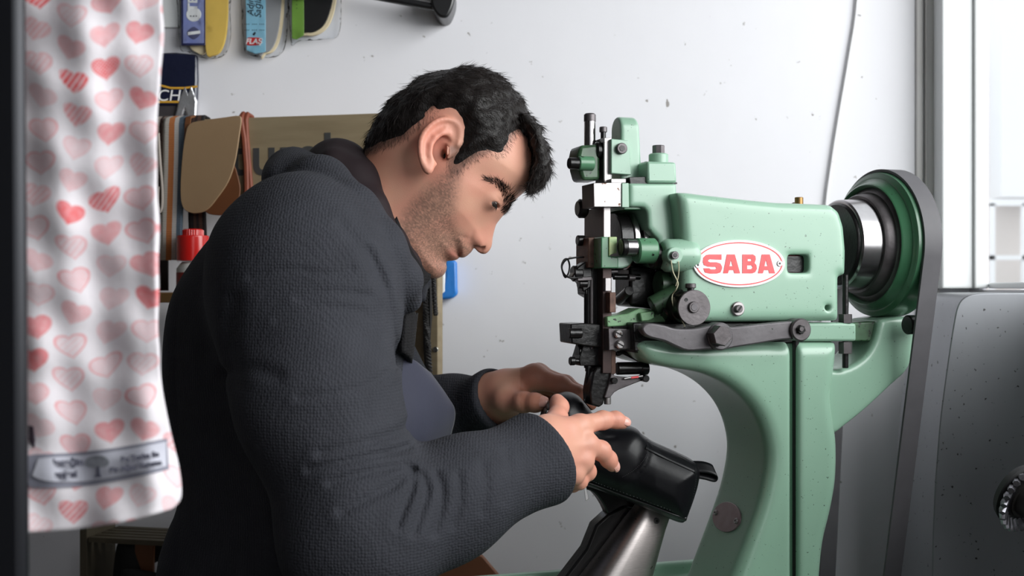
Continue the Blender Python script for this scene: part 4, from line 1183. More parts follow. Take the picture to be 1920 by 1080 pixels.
def strands(roots, norms, dirs, L, r0, lift, seed):
    R = np.random.RandomState(seed); n = len(roots)
    t = dirs - norms * (dirs * norms).sum(1)[:, None]; t /= np.linalg.norm(t, axis=1)[:, None] + 1e-9
    t = t + R.normal(scale=.2, size=t.shape); t /= np.linalg.norm(t, axis=1)[:, None]
    L = L * R.uniform(.6, 1.3, n); lf = lift * R.uniform(.3, 1.5, n)
    bend = R.normal(scale=.35, size=(n, 3)) - norms * .35
    pts = []
    for s in (0, .34, .7, 1.):
        pts.append(roots + (t * s + norms * (lf[:, None] * s) + bend * (s * s * .38)) * L[:, None])
    sd = np.cross(t, norms); sd /= np.linalg.norm(sd, axis=1)[:, None] + 1e-9
    vs = []
    for k, w in enumerate((1, .9, .65, .12)):
        for a in range(3):
            c, s_ = math.cos(2 * PI * a / 3), math.sin(2 * PI * a / 3)
            vs.append(pts[k] + (sd * c + norms * s_) * r0 * w)
    V = np.stack(vs, 1).reshape(-1, 3)
    base_ = (np.arange(n) * 12)[:, None, None]
    pat = np.array([(k * 3 + a, k * 3 + (a + 1) % 3, k * 3 + 3 + (a + 1) % 3, k * 3 + 3 + a) for k in range(3) for a in range(3)])
    return V, (base_ + pat[None]).reshape(-1, 4)
hn = vnorm(hv, hq)
outer = np.where(head_sdf(hv[:, 0], hv[:, 1], hv[:, 2]) > .0012)[0]
pick = RS.choice(outer, 13000)
V1_, F1_ = strands(hv[pick] - hn[pick] * .001, hn[pick], hair_dir(hv[pick]), .0125, .00026, .10, 5)
# on skin: sideburn, nape and temple fade
bn = vnorm(bv, bq)
edge = np.exp(-((d_poly(ux, uy, mask) + 4) / 6.) ** 2) * isH * (uy < 345)
fade = np.where((np.maximum(np.maximum(sbm, nape), edge) > .15) & (np.abs(bv[:, 1] - YH) < .074))[0]
pick = RS.choice(fade, 9000)
V2_, F2_ = strands(bv[pick], bn[pick], hair_dir(bv[pick]), .0046, .00008, .06, 6)
pw(from_np('hair_strands', np.concatenate([V1_, V2_]), np.concatenate([F1_, F2_ + len(V1_)]), HAIR2, smooth=True))
# eyebrows
def brow(side):
    line = smooth_line([(913, 345), (928, 349), (942, 358), (950, 370), (951, 384), (945, 397)], 8)
    roots = []; dirs = []
    zx, zy = pxh(bv)
    near = np.where((side * (bv[:, 1] - YH) > .006) & isH & (zx > 900) & (zx < 962) & (zy > 335) & (zy < 412))[0]
    dd = np.sqrt(((zx[near][:, None] - line[None, :, 0]) ** 2 + (zy[near][:, None] - line[None, :, 1]) ** 2))
    k = dd.argmin(1); wd = np.interp(k / len(line), [0, .25, .6, 1], [2.5, 6, 9.5, 7])
    ok = near[dd.min(1) < wd]; kk = k[dd.min(1) < wd]
    sel = RS.randint(0, len(ok), 620)
    tx = line[np.maximum(kk[sel] - 3, 0)] - line[np.minimum(kk[sel] + 3, len(line) - 1)]
    tx /= np.linalg.norm(tx, axis=1)[:, None] + 1e-9
    D = np.stack([tx[:, 0] + .2, np.zeros(len(sel)), -tx[:, 1] + .35], 1)
    v, f = strands(bv[ok[sel]], bn[ok[sel]], D, .0085, .00022, .16, 8 + side)
    pw(from_np('eyebrow', v, f, HAIR2))
brow(-1); brow(1)
# lashes: a dark fringe along each upper lid
for s in (-1, 1):
    c = EYE + np.array((0, s * EYO, 0)); rts = []; nn = []; ds = []
    for t in np.linspace(-.85, .85, 60):
        fx = .0138 * math.cos(t); y = .0138 * math.sin(t)
        rts.append(c + FW * fx + np.array((0, y, 0)) + UP * (.0002 - .0 * abs(t))); nn.append(FW * math.cos(t) + np.array((0, math.sin(t), 0))); ds.append(FW * .4 - UP * .9 + np.array((0, .3 * math.sin(t), 0)))
    v, f = strands(np.array(rts), np.array(nn), np.array(ds), .0062, .00022, .5, 30 + s)
    pw(from_np('eyelash', v, f, HAIR2))
# ------------------------------------------------------------------ clothes
YB = 1.375
tor = smooth_line([(545, 352), (495, 366), (450, 392), (398, 436), (355, 490), (324, 548), (305, 620), (298, 700), (300, 790), (312, 880), (322, 950), (305, 1010), (290, 1080), (288, 1300), (288, 1700), (700, 1700), (705, 1200), (735, 1000), (752, 880), (764, 780), (768, 680), (766, 600), (760, 545), (740, 490), (700, 440), (640, 380), (600, 360)], 3, True)
TQ = Q(tor, 1.35)
def pc(X, Y, Z): return 960 + F * X / Y, 540 - F * (Z - CZ) / Y
fold_a = sines(41, 8, 26); fold_b = sines(42, 10, 60); fold_c = sines(43, 10, 130)
creases = [  # pixel lines on the near side and their depth in mm, softness px
    ([(470, 520), (540, 505), (620, 515), (660, 505)], 1.5, 5), ([(560, 560), (620, 548), (700, 556)], 1.6, 6), ([(520, 600), (600, 575), (680, 585)], 1.2, 6),
    ([(690, 470), (722, 540), (735, 620), (742, 680)], 3.2, 8), ([(640, 420), (690, 480), (715, 540)], 1.8, 8),
    ([(560, 745), (620, 738), (690, 722), (740, 690)], 2.0, 6), ([(600, 850), (680, 832), (742, 812), (766, 795)], 2.6, 7), ([(580, 880), (660, 862), (730, 848), (764, 838)], 3.0, 6),
    ([(620, 905), (690, 885), (760, 872)], 2.6, 6), ([(640, 960), (700, 930), (745, 905), (772, 880)], 3.2, 7), ([(745, 985), (762, 940), (775, 905), (776, 882)], 3.6, 6), ([(775, 1000), (792, 950), (800, 915), (790, 888)], 3.2, 6),
    ([(812, 1000), (826, 955), (828, 915), (818, 890)], 2.6, 6), ([(850, 985), (862, 940), (860, 890)], 2.0, 6), ([(905, 960), (912, 915), (905, 870)], 1.6, 7), ([(945, 940), (955, 890), (950, 848)], 1.3, 6),
    ([(420, 700), (470, 690), (520, 705)], 2.0, 10), ([(440, 560), (430, 640), (445, 720)], 2.4, 12)]
CR = [(smooth_line(l, 4), h * .0017, s * 1.45) for l, h, s in creases]
def seg_d2(x, y, l):
    d = None
    for i in range(len(l) - 1):
        a, b = l[i], l[i + 1]; e = b - a
        t = np.clip(((x - a[0]) * e[0] + (y - a[1]) * e[1]) / (e @ e + 1e-9), 0, 1)
        q = (x - a[0] - t * e[0]) ** 2 + (y - a[1] - t * e[1]) ** 2
        d = q if d is None else np.minimum(d, q)
    return d
cuff_n = (P(1006, 864, 1.238), (nW[0] - nW[2]) / np.linalg.norm(nW[0] - nW[2]))
cuff_f = (P(941, 747, 1.463), (fW[0] - fW[2]) / np.linalg.norm(fW[0] - fW[2]))
na_el = P(662, 1012, 1.105); na_wr = P(1030, 856, 1.243); na_mid = P(850, 938, 1.165)
def sleeve(X, Y, Z, pts, rs, cuff, inner):
    f = d_chain(X, Y, Z, pts, rs, .03)
    c, n = cuff
    pl = (X - c[0]) * n[0] + (Y - c[1]) * n[1] + (Z - c[2]) * n[2]
    f = smax(f, pl, .006)
    hole = np.maximum(d_caps(X, Y, Z, c - n * .03, c + n * .03, inner), -(pl + .03))
    return smax(f, -hole, .003), pl
hood1 = J((550, 328, 1.37), (600, 350, 1.275), (655, 402, 1.218), (708, 466, 1.205), (750, 524, 1.232), (768, 562, 1.28))
hood2 = [np.array((p[0], 2 * YH + .02 - p[1], p[2])) for p in hood1]
def jacket_sdf(X, Y, Z):
    d2 = d_poly(X, Z, TQ)
    Wt = np.interp(X, [P(330, 0, 1.3)[0], P(590, 0, 1.3)[0]], [.085, .19])
    f = d_extr(d2, np.abs(Y - YB) - np.where(Y < YB, Wt, .19), np.minimum(Wt * .95, .135))
    f = smin(f, d_caps(X, Y, Z, P(575, 470, 1.30), P(560, 500, 1.22), .085, .085), .05)
    a, pl = sleeve(X, Y, Z, [near_sh + np.array((0, .0, -.002)), P(606, 770, 1.145), na_el, na_mid, na_wr, na_wr + cuff_n[1] * .03], [.086, .077, .068, .056, .0445, .0445], cuff_n, .037)
    f = smin(f, a, .075)
    b, pl2 = sleeve(X, Y, Z, [far_sh, far_el, P(850, 782, 1.535), P(938, 748, 1.465), P(938, 748, 1.465) + cuff_f[1] * .03], [.08, .068, .052, .040, .040], cuff_f, .034)
    f = smin(f, b, .03)
    h = d_chain(X, Y, Z, hood1, [.034, .033, .030, .027, .021, .014], .012)
    h = np.minimum(h, d_chain(X, Y, Z, hood2, [.029, .03, .026, .019, .013, .009], .012))
    h = smin(h, d_ell(X, Y, Z, P(545, 342, 1.37), (.03, .09, .026)), .02)
    f = smin(f, h, .004)
    px, py = pc(X, Y, Z)
    m = np.clip((1.34 - Y) / .05, 0, 1)
    f = f + .0035 * fold_a(X, Y, Z) + .0014 * fold_b(X, Y, Z)
    g = 0
    for l, hh, s in CR:
        q = seg_d2(px, py, l)
        g = g + hh * (np.exp(-q / (s * s)) - .55 * np.exp(-q / (6.5 * s * s)))
    f = f + g * m
    # opened front: the chest between the collar wings is cut back so neck and apron show
    return f
jv, jq = surf(jacket_sdf, (-.50, 1.0, .86), (.14, 1.78, 1.46), .0027, n=18, smooth=1, lip=2.0)
def cloth_mat(name, c, cell, bstr, c2=None, sheen=.25, rough=.85):
    m = mat(name, c, rough, noise=.35, nscale=35, col2=c2, sheen=sheen, spec=.2)
    nt = m.node_tree; N = nt.nodes; bs = N['Principled BSDF']
    tc = N.new('ShaderNodeTexCoord'); vo = N.new('ShaderNodeTexVoronoi'); vo.inputs['Scale'].default_value = cell; vo.inputs['Randomness'].default_value = .4
    lk(nt, tc, 'Object', vo, 'Vector')
    bp = N.new('ShaderNodeBump'); bp.inputs['Strength'].default_value = bstr; bp.inputs['Distance'].default_value = .0022; bp.invert = True
    lk(nt, vo, 'Distance', bp, 'Height'); lk(nt, bp, 'Normal', bs, 'Normal')
    return m
JK = cloth_mat('jacket_knit', srgb(54, 55, 61), 330, .5, srgb(38, 39, 44), sheen=0.)
JB = cloth_mat('jacket_black', srgb(22, 21, 23), 300, .5, srgb(14, 14, 15), sheen=0.)
LN = mat('hood_lining', srgb(40, 31, 34), .7, noise=.4, nscale=14, bump=.2, bscale=30, bdist=.003, spec=.2)
NV = mat('apron_navy', srgb(38, 40, 60), .75, noise=.3, nscale=20, bump=.25, bscale=500, bdist=.0005, sheen=.15)
jk = pw(from_np('jacket', jv, jq, JK))
# hood lining, rolled between neck and hood
lin = J((642, 314, 1.375), (662, 344, 1.315), (690, 395, 1.290), (728, 452, 1.290), (760, 494, 1.312), (785, 518, 1.34))
lin2 = [np.array((p[0], 2 * YH - p[1], p[2])) for p in lin]
def lining_sdf(X, Y, Z):
    rs = [.030, .030, .024, .018, .013, .008]
    f = np.minimum(d_chain(X, Y, Z, lin, rs, .012), d_chain(X, Y, Z, lin2, rs, .012))
    f = smin(f, d_ell(X, Y, Z, P(638, 314, 1.36), (.028, .07, .028)), .015)
    f = smin(f, d_chain(X, Y, Z, J((575, 335, 1.36), (615, 312, 1.36)), [.018, .022], .01), .02)
    return f + .0018 * fold_b(X, Y, Z) + .0007 * fold_c(X, Y, Z)
v, q = surf(lining_sdf, (-.28, 1.2, 1.2), (-.06, 1.52, 1.46), .003, n=16, smooth=1)
pw(from_np('hood_lining', v, q, LN))
# stand-up collar, front wing and zip
def sheet(nm, rows, thick, m, sub=5):
    """a smooth cloth sheet through a grid of points"""
    R = np.array([smooth_line(r, sub) for r in rows])
    R = np.array([smooth_line(R[:, j], sub) for j in range(R.shape[1])]).transpose(1, 0, 2)
    a, b = R.shape[:2]
    f = [(i * b + j, i * b + j + 1, (i + 1) * b + j + 1, (i + 1) * b + j) for i in range(a - 1) for j in range(b - 1)]
    o = from_np(nm, R.reshape(-1, 3), f, m)
    s = o.modifiers.new('solid', 'SOLIDIFY'); s.thickness = thick; s.offset = 0
    return pw(o)
sheet('collar', [J((742, 408, 1.292), (752, 436, 1.285), (768, 470, 1.290), (792, 506, 1.312), (803, 514, 1.335)),
                 J((738, 420, 1.286), (744, 446, 1.273), (757, 480, 1.274), (784, 520, 1.298), (802, 522, 1.333)),
                 J((730, 440, 1.282), (736, 470, 1.262), (750, 510, 1.264), (765, 548, 1.285), (786, 540, 1.33)),
                 J((722, 470, 1.268), (730, 510, 1.256), (745, 545, 1.258), (758, 566, 1.28), (768, 562, 1.325))], .006, JB)
sheet('front_wing', [J((758, 572, 1.285), (772, 582, 1.30), (778, 592, 1.32)), J((756, 610, 1.27), (770, 622, 1.295), (774, 640, 1.32)), J((752, 660, 1.265), (766, 672, 1.29), (768, 684, 1.315))], .006, JB)
TEETH = mat('zip_black', srgb(40, 40, 42), .3, metal=.5)
mb = MB()
for ln in (J((801, 518, 1.332), (790, 536, 1.328), (776, 552, 1.326), (765, 564, 1.322)), J((779, 588, 1.318), (777, 610, 1.318), (773, 640, 1.318), (769, 668, 1.316))):
    L = smooth_line(ln, 12)
    for i in range(0, len(L) - 1, 2):
        R = Matrix.Translation(Vector(L[i])); mb.box((-.0016, -.0014, -.0007), (.0028, .0014, .0007), R)
pw(mb.build('zip', TEETH, smooth=False))
# apron bib
sheet('apron', [J((752, 668, 1.30), (776, 676, 1.315), (793, 690, 1.335), (806, 700, 1.36)),
                J((748, 730, 1.29), (785, 730, 1.31), (820, 732, 1.345), (838, 745, 1.38)),
                J((748, 790, 1.28), (790, 785, 1.305), (830, 780, 1.35), (852, 776, 1.39)),
                J((748, 850, 1.28), (790, 845, 1.31), (822, 838, 1.36), (840, 832, 1.40)),
                J((748, 930, 1.30), (785, 930, 1.33), (808, 925, 1.375), (826, 915, 1.41)),
                J((740, 1030, 1.32), (775, 1030, 1.35), (795, 1030, 1.385), (815, 1020, 1.42))], .003, NV)
# trousers and shoes below the picture
TR = mat('trousers', srgb(30, 30, 34), .85)
def tr_sdf(X, Y, Z):
    f = None
    for s in (-1, 1):
        g = d_chain(X, Y, Z, [(-.26, YB + s * .075, .80), (-.22, YB + s * .11, .50), (-.34, YB + s * .11, .09)], [.085, .075, .055], .04)
        f = g if f is None else smin(f, g, .04)
    return smin(f, d_ell(X, Y, Z, (-.25, YB, .84), (.09, .13, .10)), .05)
v, q = surf(tr_sdf, (-.6, 1.05, .0), (-.05, 1.7, 1.08), .009, n=12, smooth=1)
pw(from_np('trousers', v, q, TR))
SH = mat('shoe_leather', srgb(26, 24, 24), .4)
for s in (-1, 1):
    def sh(X, Y, Z, s=s):
        f = smin(d_ell(X, Y, Z, (-.26, YB + s * .11, .045), (.14, .05, .05)), d_ell(X, Y, Z, (-.35, YB + s * .11, .08), (.06, .048, .08)), .03)
        return smax(f, -Z, .004)
    v, q = surf(sh, (-.45, YB + s * .11 - .08, -.02), (-.08, YB + s * .11 + .08, .2), .008, n=10, smooth=1)
    pw(from_np('shoe', v, q, SH))
# ================================================================== the ankle boot being sewn
boot = empty('ankle_boot', tuple(P(1200, 900, 1.37)), 0, 'black leather ankle boot with zip and pull tab held under the machine needle', 'boot')
INVB = Vector(-P(1200, 900, 1.37))
def pb(o):
    o.parent = boot; o.matrix_parent_inverse = Matrix.Translation(INVB); return o
LE = mat('boot_leather', srgb(11, 11, 15), .38, noise=.35, nscale=30, col2=srgb(12, 12, 14), bump=.12, bscale=240, bdist=.0006, spec=.25)
LE2 = mat('boot_trim_leather', srgb(24, 24, 26), .36, bump=.3, bscale=200, bdist=.0006)
YBT = 1.372
sil = smooth_line([(1030, 760), (1042, 742), (1062, 735), (1084, 742), (1104, 765), (1124, 790), (1150, 797), (1178, 799), (1196, 806), (1209, 821), (1240, 836), (1276, 852), (1303, 867), (1309, 884),
                   (1302, 925), (1292, 960), (1285, 976), (1262, 973), (1215, 952), (1150, 928), (1098, 907), (1062, 908), (1036, 880), (1020, 830)], 4, True)
BQ = Q(sil, YBT)
open_c = P(1299, 922, YBT); open_n = (P(1299, 922, YBT) - P(1150, 862, YBT)); open_n /= np.linalg.norm(open_n)
shaft_a, shaft_b = P(1330, 930, YBT), P(1215, 880, YBT)
def boot_sdf(X, Y, Z):
    px = 960 + F * X / YBT
    d2 = d_poly(X, Z, BQ)
    W = np.interp(px, [1020, 1060, 1110, 1190, 1220, 1310], [.034, .040, .038, .040, .043, .044])
    f = d_extr(d2, np.abs(Y - YBT) - W, .034)
    # hollow shaft
    inner = d_extr(d2 + .0032, np.abs(Y - YBT) - W + .0032, .031)
    cut = (X - shaft_b[0]) * -open_n[0] + (Z - shaft_b[2]) * -open_n[2]
    pl = (X - open_c[0]) * open_n[0] + (Z - open_c[2]) * open_n[2]
    f = smax(f, pl, .002)
    f = smax(f, -np.maximum(inner, cut), .002)
    # instep crease and heel-cup seam
    cx, cz = q1(1214, 836, YBT); dx, dz = q1(1190, 880, YBT)
    l = np.array([q1(1210, 822, YBT), q1(1212, 842, YBT), q1(1204, 862, YBT), q1(1186, 882, YBT), q1(1160, 897, YBT)])
    q = seg_d2(X, Z, l)
    f = f + .0009 * np.exp(-q / .0012 ** 2) - .0016 * np.exp(-q / .006 ** 2) * (d_poly(X, Z, BQ) > -.2)
    c = np.array([q1(1112, 806, YBT), q1(1128, 816, YBT), q1(1150, 815, YBT)])
    return f + .0012 * np.exp(-seg_d2(X, Z, c) / .0016 ** 2)
v, q = surf(boot_sdf, P(1005, 1000, YBT) - np.array((0, .06, 0)), P(1330, 720, YBT) + np.array((0, .06, 0)), .0017, n=20, smooth=2)
pb(from_np('upper', v, q, LE))
def on_boot(px, py, off=.0):
    """nearest point of the boot's near side under a pixel"""
    ys = np.linspace(YBT - .075, YBT, 300)
    pts = np.array([P(px, py, y) for y in ys])
    d = np.array([float(boot_sdf(p[0].reshape(1), p[1].reshape(1), p[2].reshape(1))[0]) for p in pts])
    i = np.argmax(d < .0) if (d < 0).any() else int(np.argmin(d))
    return pts[i] + np.array((0, -off, 0))
def ribbon(nm, top, bot, th, m, sub=6):
    T = smooth_line([on_boot(*p, .0006) for p in top], sub); B = smooth_line([on_boot(*p, .0006) for p in bot], sub)
    k = 5; rows = [T * (1 - s) + B * s + np.array((0, -th * math.sin(PI * s), 0)) for s in np.linspace(0, 1, k)]
    R = np.array(rows); a, b = R.shape[:2]
    f = [(i * b + j, i * b + j + 1, (i + 1) * b + j + 1, (i + 1) * b + j) for i in range(a - 1) for j in range(b - 1)]
    o = from_np(nm, R.reshape(-1, 3), f, m); s = o.modifiers.new('solid', 'SOLIDIFY'); s.thickness = .0016; s.offset = 0
    return pb(o)
ribbon('back_strip', [(1212, 824), (1226, 832), (1250, 842), (1280, 857), (1301, 869)], [(1209, 842), (1226, 850), (1250, 862), (1280, 876), (1303, 887)], .0012, LE)
ribbon('zip_flap', [(1098, 903), (1130, 914), (1170, 929), (1220, 947), (1262, 963), (1288, 970)], [(1098, 909), (1130, 920), (1170, 936), (1220, 955), (1262, 971), (1286, 976)], .0016, LE2)
# stitching along the heel cup and the top edge
ST_ = mat('stitch_thread', srgb(70, 70, 74), .6)
mb = MB()
for ln in ([(1212, 826), (1215, 842), (1207, 862), (1188, 882), (1166, 895)], [(1306, 892), (1301, 925), (1291, 962)], [(1110, 902), (1150, 917), (1200, 935), (1250, 954), (1284, 966)]):
    L = smooth_line([on_boot(*p, .0004) for p in ln], 16)
    for i in range(0, len(L) - 1, 2): mb.cyl(L[i], L[i] * .35 + L[i + 1] * .65, .00032, 5, 0)
pb(mb.build('stitching', ST_))
# pull tab: a folded loop
a = P(1301, 876, YBT - .02)
loop = smooth_line([P(1297, 868, YBT - .008), P(1318, 869, YBT - .008), P(1333, 874, YBT - .008), P(1336, 880, YBT - .008), P(1332, 884, YBT - .008), P(1316, 880, YBT - .008), P(1299, 877, YBT - .008)], 6)
mb = MB(); vs = []
ax = np.array((.25, -.62, -.74)); ax /= np.linalg.norm(ax)
rows = np.array([loop + ax * s for s in np.linspace(-.002, .014, 5)])
f = [(i * rows.shape[1] + j, i * rows.shape[1] + j + 1, (i + 1) * rows.shape[1] + j + 1, (i + 1) * rows.shape[1] + j) for i in range(4) for j in range(rows.shape[1] - 1)]
mb.bm.free()
o = from_np('pull_tab', rows.reshape(-1, 3), f, LE); s = o.modifiers.new('solid', 'SOLIDIFY'); s.thickness = .0018; pb(o)
# zip slider hanging at the ankle
ZS = mat('zip_nickel', srgb(190, 188, 186), .25, metal=1.)
z0 = P(1091, 903, 1.322)
mb = MB(); mb.tube([P(1082, 902, 1.322), P(1090, 907, 1.320), P(1094, 906, 1.320)], .0011, 8); mb.tube([P(1090, 900, 1.321), P(1093, 906, 1.320), P(1096, 914, 1.3195)], .0009, 8)
mb.prism([P(1094, 908, 1.3185), P(1098, 907, 1.3185), P(1104, 936, 1.3185), P(1098, 939, 1.3185)], [P(1094, 908, 1.3205), P(1098, 907, 1.3205), P(1104, 936, 1.3205), P(1098, 939, 1.3205)])
pb(mb.build('zip_slider', ZS, bevel=.0004))
# sole on the hidden side of the forefoot
so_ = smooth_line([(1026, 764), (1040, 742), (1024, 760), (1012, 790), (1010, 830), (1024, 872), (1040, 892), (1048, 888), (1034, 860), (1026, 830), (1024, 795)], 3, True)
SQ = Q(so_, YBT)
v, q = surf(lambda X, Y, Z: d_extr(d_poly(X, Z, SQ), np.abs(Y - YBT) - .038, .003), P(995, 910, YBT) - np.array((0, .05, 0)), P(1060, 730, YBT) + np.array((0, .05, 0)), .0022, smooth=1)
pb(from_np('sole', v, q, mat('sole_rubber', srgb(26, 26, 26), .6)))
# ================================================================== rack with straps, leather and laces
AR = math.radians(-12)
OR = P(815, 540, 1.80)                      # right upright of the rack
CR_, SR_ = math.cos(AR), math.sin(AR)
def RK(px, py, v=0.):
    rx = (px - 960) / F; rz = -(py - 540) / F
    t = (v + OR[1] * CR_ - OR[0] * SR_) / (CR_ - rx * SR_)
    return np.array(((t * rx - OR[0]) * CR_ + (t - OR[1]) * SR_, v, CZ + t * rz))
def rwld(p): return np.array((OR[0] + p[0] * CR_ - p[1] * SR_, OR[1] + p[0] * SR_ + p[1] * CR_, p[2]))
rack = empty('display_rack', (OR[0], OR[1], 0), AR, 'olive brown wooden display rack with grey lettering standing against the white wall', 'rack')
WD = mat('olive_wood', srgb(156, 140, 112), .6, noise=.55, nscale=16, col2=srgb(122, 106, 80), stretch=(.5, 2, 4), bump=.15, bscale=90)
WD2 = mat('olive_wood_dark', srgb(92, 84, 68), .65, noise=.5, nscale=16, col2=srgb(70, 62, 48), stretch=(3, 3, .4))
GRY = mat('letter_grey', srgb(66, 66, 66), .7)
zt = RK(560, 219)[2]; zb = RK(560, 364)[2]; ul = RK(206, 500)[0]; ur = RK(829, 540)[0]
MB().box((ul, -.009, zb), (ur, .009, zt)).build('sign_board', WD, rack, bevel=.001, smooth=False)
def rpost(x0, x1, z0, z1, v0=.010, v1=.035, m=WD):
    return MB().box((RK(x0, 540)[0], v0, z0), (RK(x1, 540)[0], v1, z1)).build('upright', m, rack, bevel=.001, smooth=False)
rpost(813, 827, 0, zt, -.02, .01); pa = rpost(763, 791, 0, zt - .01, .012, .03); rpost(204, 217, 0, zt, -.085, .0, WD2)
SCR = mat('screw_zinc', srgb(190, 188, 180), .3, metal=1.)
for x, y, v in ((817, 655, -.02), (777, 667, .012)):
    a = RK(x, y, v); MB().cyl((a[0], v - .0025, a[2]), (a[0], v + .002, a[2]), .0042, 14).build('screw', SCR, rack)
zs = RK(240, 988)[2]
mb = MB()
for k in range(5): mb.box((ul + .014, -.085 + k * .019, zs - .008), (ur - .02, -.085 + k * .019 + .014, zs))
mb.build('slatted_shelf', WD2, rack, smooth=False)
zm = RK(300, 548)[2]
MB().box((ul, -.10, zm - .016), (RK(470, 548)[0], .01, zm)).build('shelf_board', mat('golden_wood', srgb(134, 100, 58), .55, noise=.5, nscale=14, stretch=(1, 4, 4)), rack, bevel=.001, smooth=False)
a = RK(489, 298, -.0095)
def xh(px): return RK(px, 300, -.0095)[0]
fs = (RK(480, 274)[2] - RK(480, 327)[2]) / .50
def rtext(body, px, al):
    p = RK(px, 327, -.0095)
    return text_obj('sign_lettering', body, fs, GRY, (p[0], -.0093, p[2]), (PI / 2, 0, 0), rack, .0004, al, bold=.0012, base=True)
for t_, px_, al_ in (('ural', 470, 'LEFT'), ('nat', 462, 'RIGHT')):
    o = rtext(t_, px_, al_)

def hang(nm, pts, w, th, m, v0=0., wdir=(1, 0, 0)):
    """a strap draped over the board: pts in rack frame, width along wdir"""
    mb = MB(); pts = [Vector(p) for p in pts]; wd = Vector(wdir); rings = []
    for i, p in enumerate(pts):
        t = (pts[min(i + 1, len(pts) - 1)] - pts[max(0, i - 1)]).normalized(); n = t.cross(wd).normalized()
        rings.append([mb.bm.verts.new(p + wd * a + n * b) for a, b in ((-w / 2, -th / 2), (w / 2, -th / 2), (w / 2, th / 2), (-w / 2, th / 2))])
    for A_, B_ in zip(rings, rings[1:]):
        for k in range(4): mb.bm.faces.new((A_[k], A_[(k + 1) % 4], B_[(k + 1) % 4], B_[k]))
    mb.bm.faces.new(list(reversed(rings[0]))); mb.bm.faces.new(rings[-1])
    o = mb.build(nm, m, smooth=False)
    o.location = (OR[0], OR[1], 0); o.rotation_euler = (0, 0, AR)
    return o
def over(px_list, py_list, v, back=.03):
    """path: down the back of the board, over its top edge, then down the front through the pixels"""
    x0 = RK(px_list[0], py_list[0], v)[0]
    pts = [(x0, .016, zt - back), (x0, .016, zt - .004), (x0, .010, zt + .004), (x0, -.006, zt + .006), (x0, v + .003, zt + .001)]
    for a, b in zip(px_list, py_list): pts.append(tuple(RK(a, b, v)))
    return pts
def stripe_mat(nm, bands, width, weave=700):
    m = bpy.data.materials.new(nm); m.use_nodes = True; nt = m.node_tree; N = nt.nodes; bs = N['Principled BSDF']
    tc = N.new('ShaderNodeTexCoord'); sx = N.new('ShaderNodeSeparateXYZ'); nt.links.new(tc.outputs['UV'], sx.inputs[0])
    cr = N.new('ShaderNodeValToRGB'); cr.color_ramp.interpolation = 'CONSTANT'
    el = cr.color_ramp.elements
    el[0].position = 0; el[0].color = bands[0][1]; el[1].position = bands[1][0]; el[1].color = bands[1][1]
    for p, c in bands[2:]:
        e = el.new(p); e.color = c
    nt.links.new(sx.outputs[0], cr.inputs[0])
    bs.inputs['Roughness'].default_value = .8
    wv = N.new('ShaderNodeTexWave'); wv.inputs['Scale'].default_value = 110; wv.bands_direction = 'Z'; wv.inputs['Distortion'].default_value = 1.; lk(nt, tc, 'Object', wv, 'Vector')
    mx = N.new('ShaderNodeMix'); mx.data_type = 'RGBA'; mx.blend_type = 'MULTIPLY'; mx.inputs['Factor'].default_value = .3
    nt.links.new(cr.outputs[0], mx.inputs['A']); nt.links.new(wv.outputs[0], mx.inputs['B']); lk(nt, mx, 'Result', bs, 'Base Color')
    bp = N.new('ShaderNodeBump'); bp.inputs['Strength'].default_value = .5; bp.inputs['Distance'].default_value = .001; nt.links.new(wv.outputs[0], bp.inputs['Height']); lk(nt, bp, 'Normal', bs, 'Normal')
    return m
def strap_uv(nm, pts, w, th, m, wdir=(1, 0, 0)):
    """webbing with its own width coordinate"""
    P_ = [Vector(p) for p in pts]; wd = Vector(wdir); k = 9; vs = []; fs_ = []; uv = []
    for p in P_:
        for j in range(k): vs.append(p + wd * (j / (k - 1) - .5) * w)
    for i in range(len(P_) - 1):
        for j in range(k - 1): fs_.append((i * k + j, i * k + j + 1, (i + 1) * k + j + 1, (i + 1) * k + j))
    o = from_np(nm, [tuple(v) for v in vs], fs_, m)
    L = o.data.uv_layers.new(name='UVMap')
    for l in o.data.loops:
        L.data[l.index].uv = ((l.vertex_index % k) / (k - 1), l.vertex_index // k * .05)
    s = o.modifiers.new('solid', 'SOLIDIFY'); s.thickness = th; s.offset = 0
    o.location = (OR[0], OR[1], 0); o.rotation_euler = (0, 0, AR)
    return o
pxm = 1.86 / F
WEB = stripe_mat('webbing_stripes', [(0, srgb(206, 200, 192)), (.26, srgb(206, 128, 74)), (.52, srgb(216, 210, 206)), (.72, srgb(96, 112, 128)), (.96, srgb(70, 84, 96))], .04)
WEB2 = stripe_mat('webbing_brown', [(0, srgb(150, 140, 136)), (.2, srgb(196, 182, 172)), (.45, srgb(58, 36, 32)), (.6, srgb(150, 128, 116)), (.85, srgb(90, 84, 84))], .04)
WEB3 = stripe_mat('webbing_dark', [(0, srgb(38, 34, 36)), (.3, srgb(84, 60, 52)), (.45, srgb(50, 40, 40)), (.6, srgb(92, 66, 56)), (.8, srgb(36, 34, 36))], .03)
x_ = [327, 326, 324, 322, 321]; y_ = [232, 300, 370, 430, 488]
tag(strap_uv('webbing_strap', over(x_, y_, -.022), 44 * pxm, .0025, WEB), 'striped webbing strap in orange, white and blue grey hanging over the rack', 'strap', 'straps over the rack board')
tag(strap_uv('webbing_strap', over([301, 300, 299, 299, 300], [236, 310, 380, 430, 480], -.016), 34 * pxm, .0025, WEB2), 'pale brown webbing strap with a dark line beside the pink heart cloth', 'strap', 'straps over the rack board')
tag(strap_uv('webbing_strap', over([366, 368, 372], [240, 350, 470], -.011), 36 * pxm, .0025, WEB3), 'dark brown plaid webbing strap showing below the beige leather piece', 'strap', 'straps over the rack board')
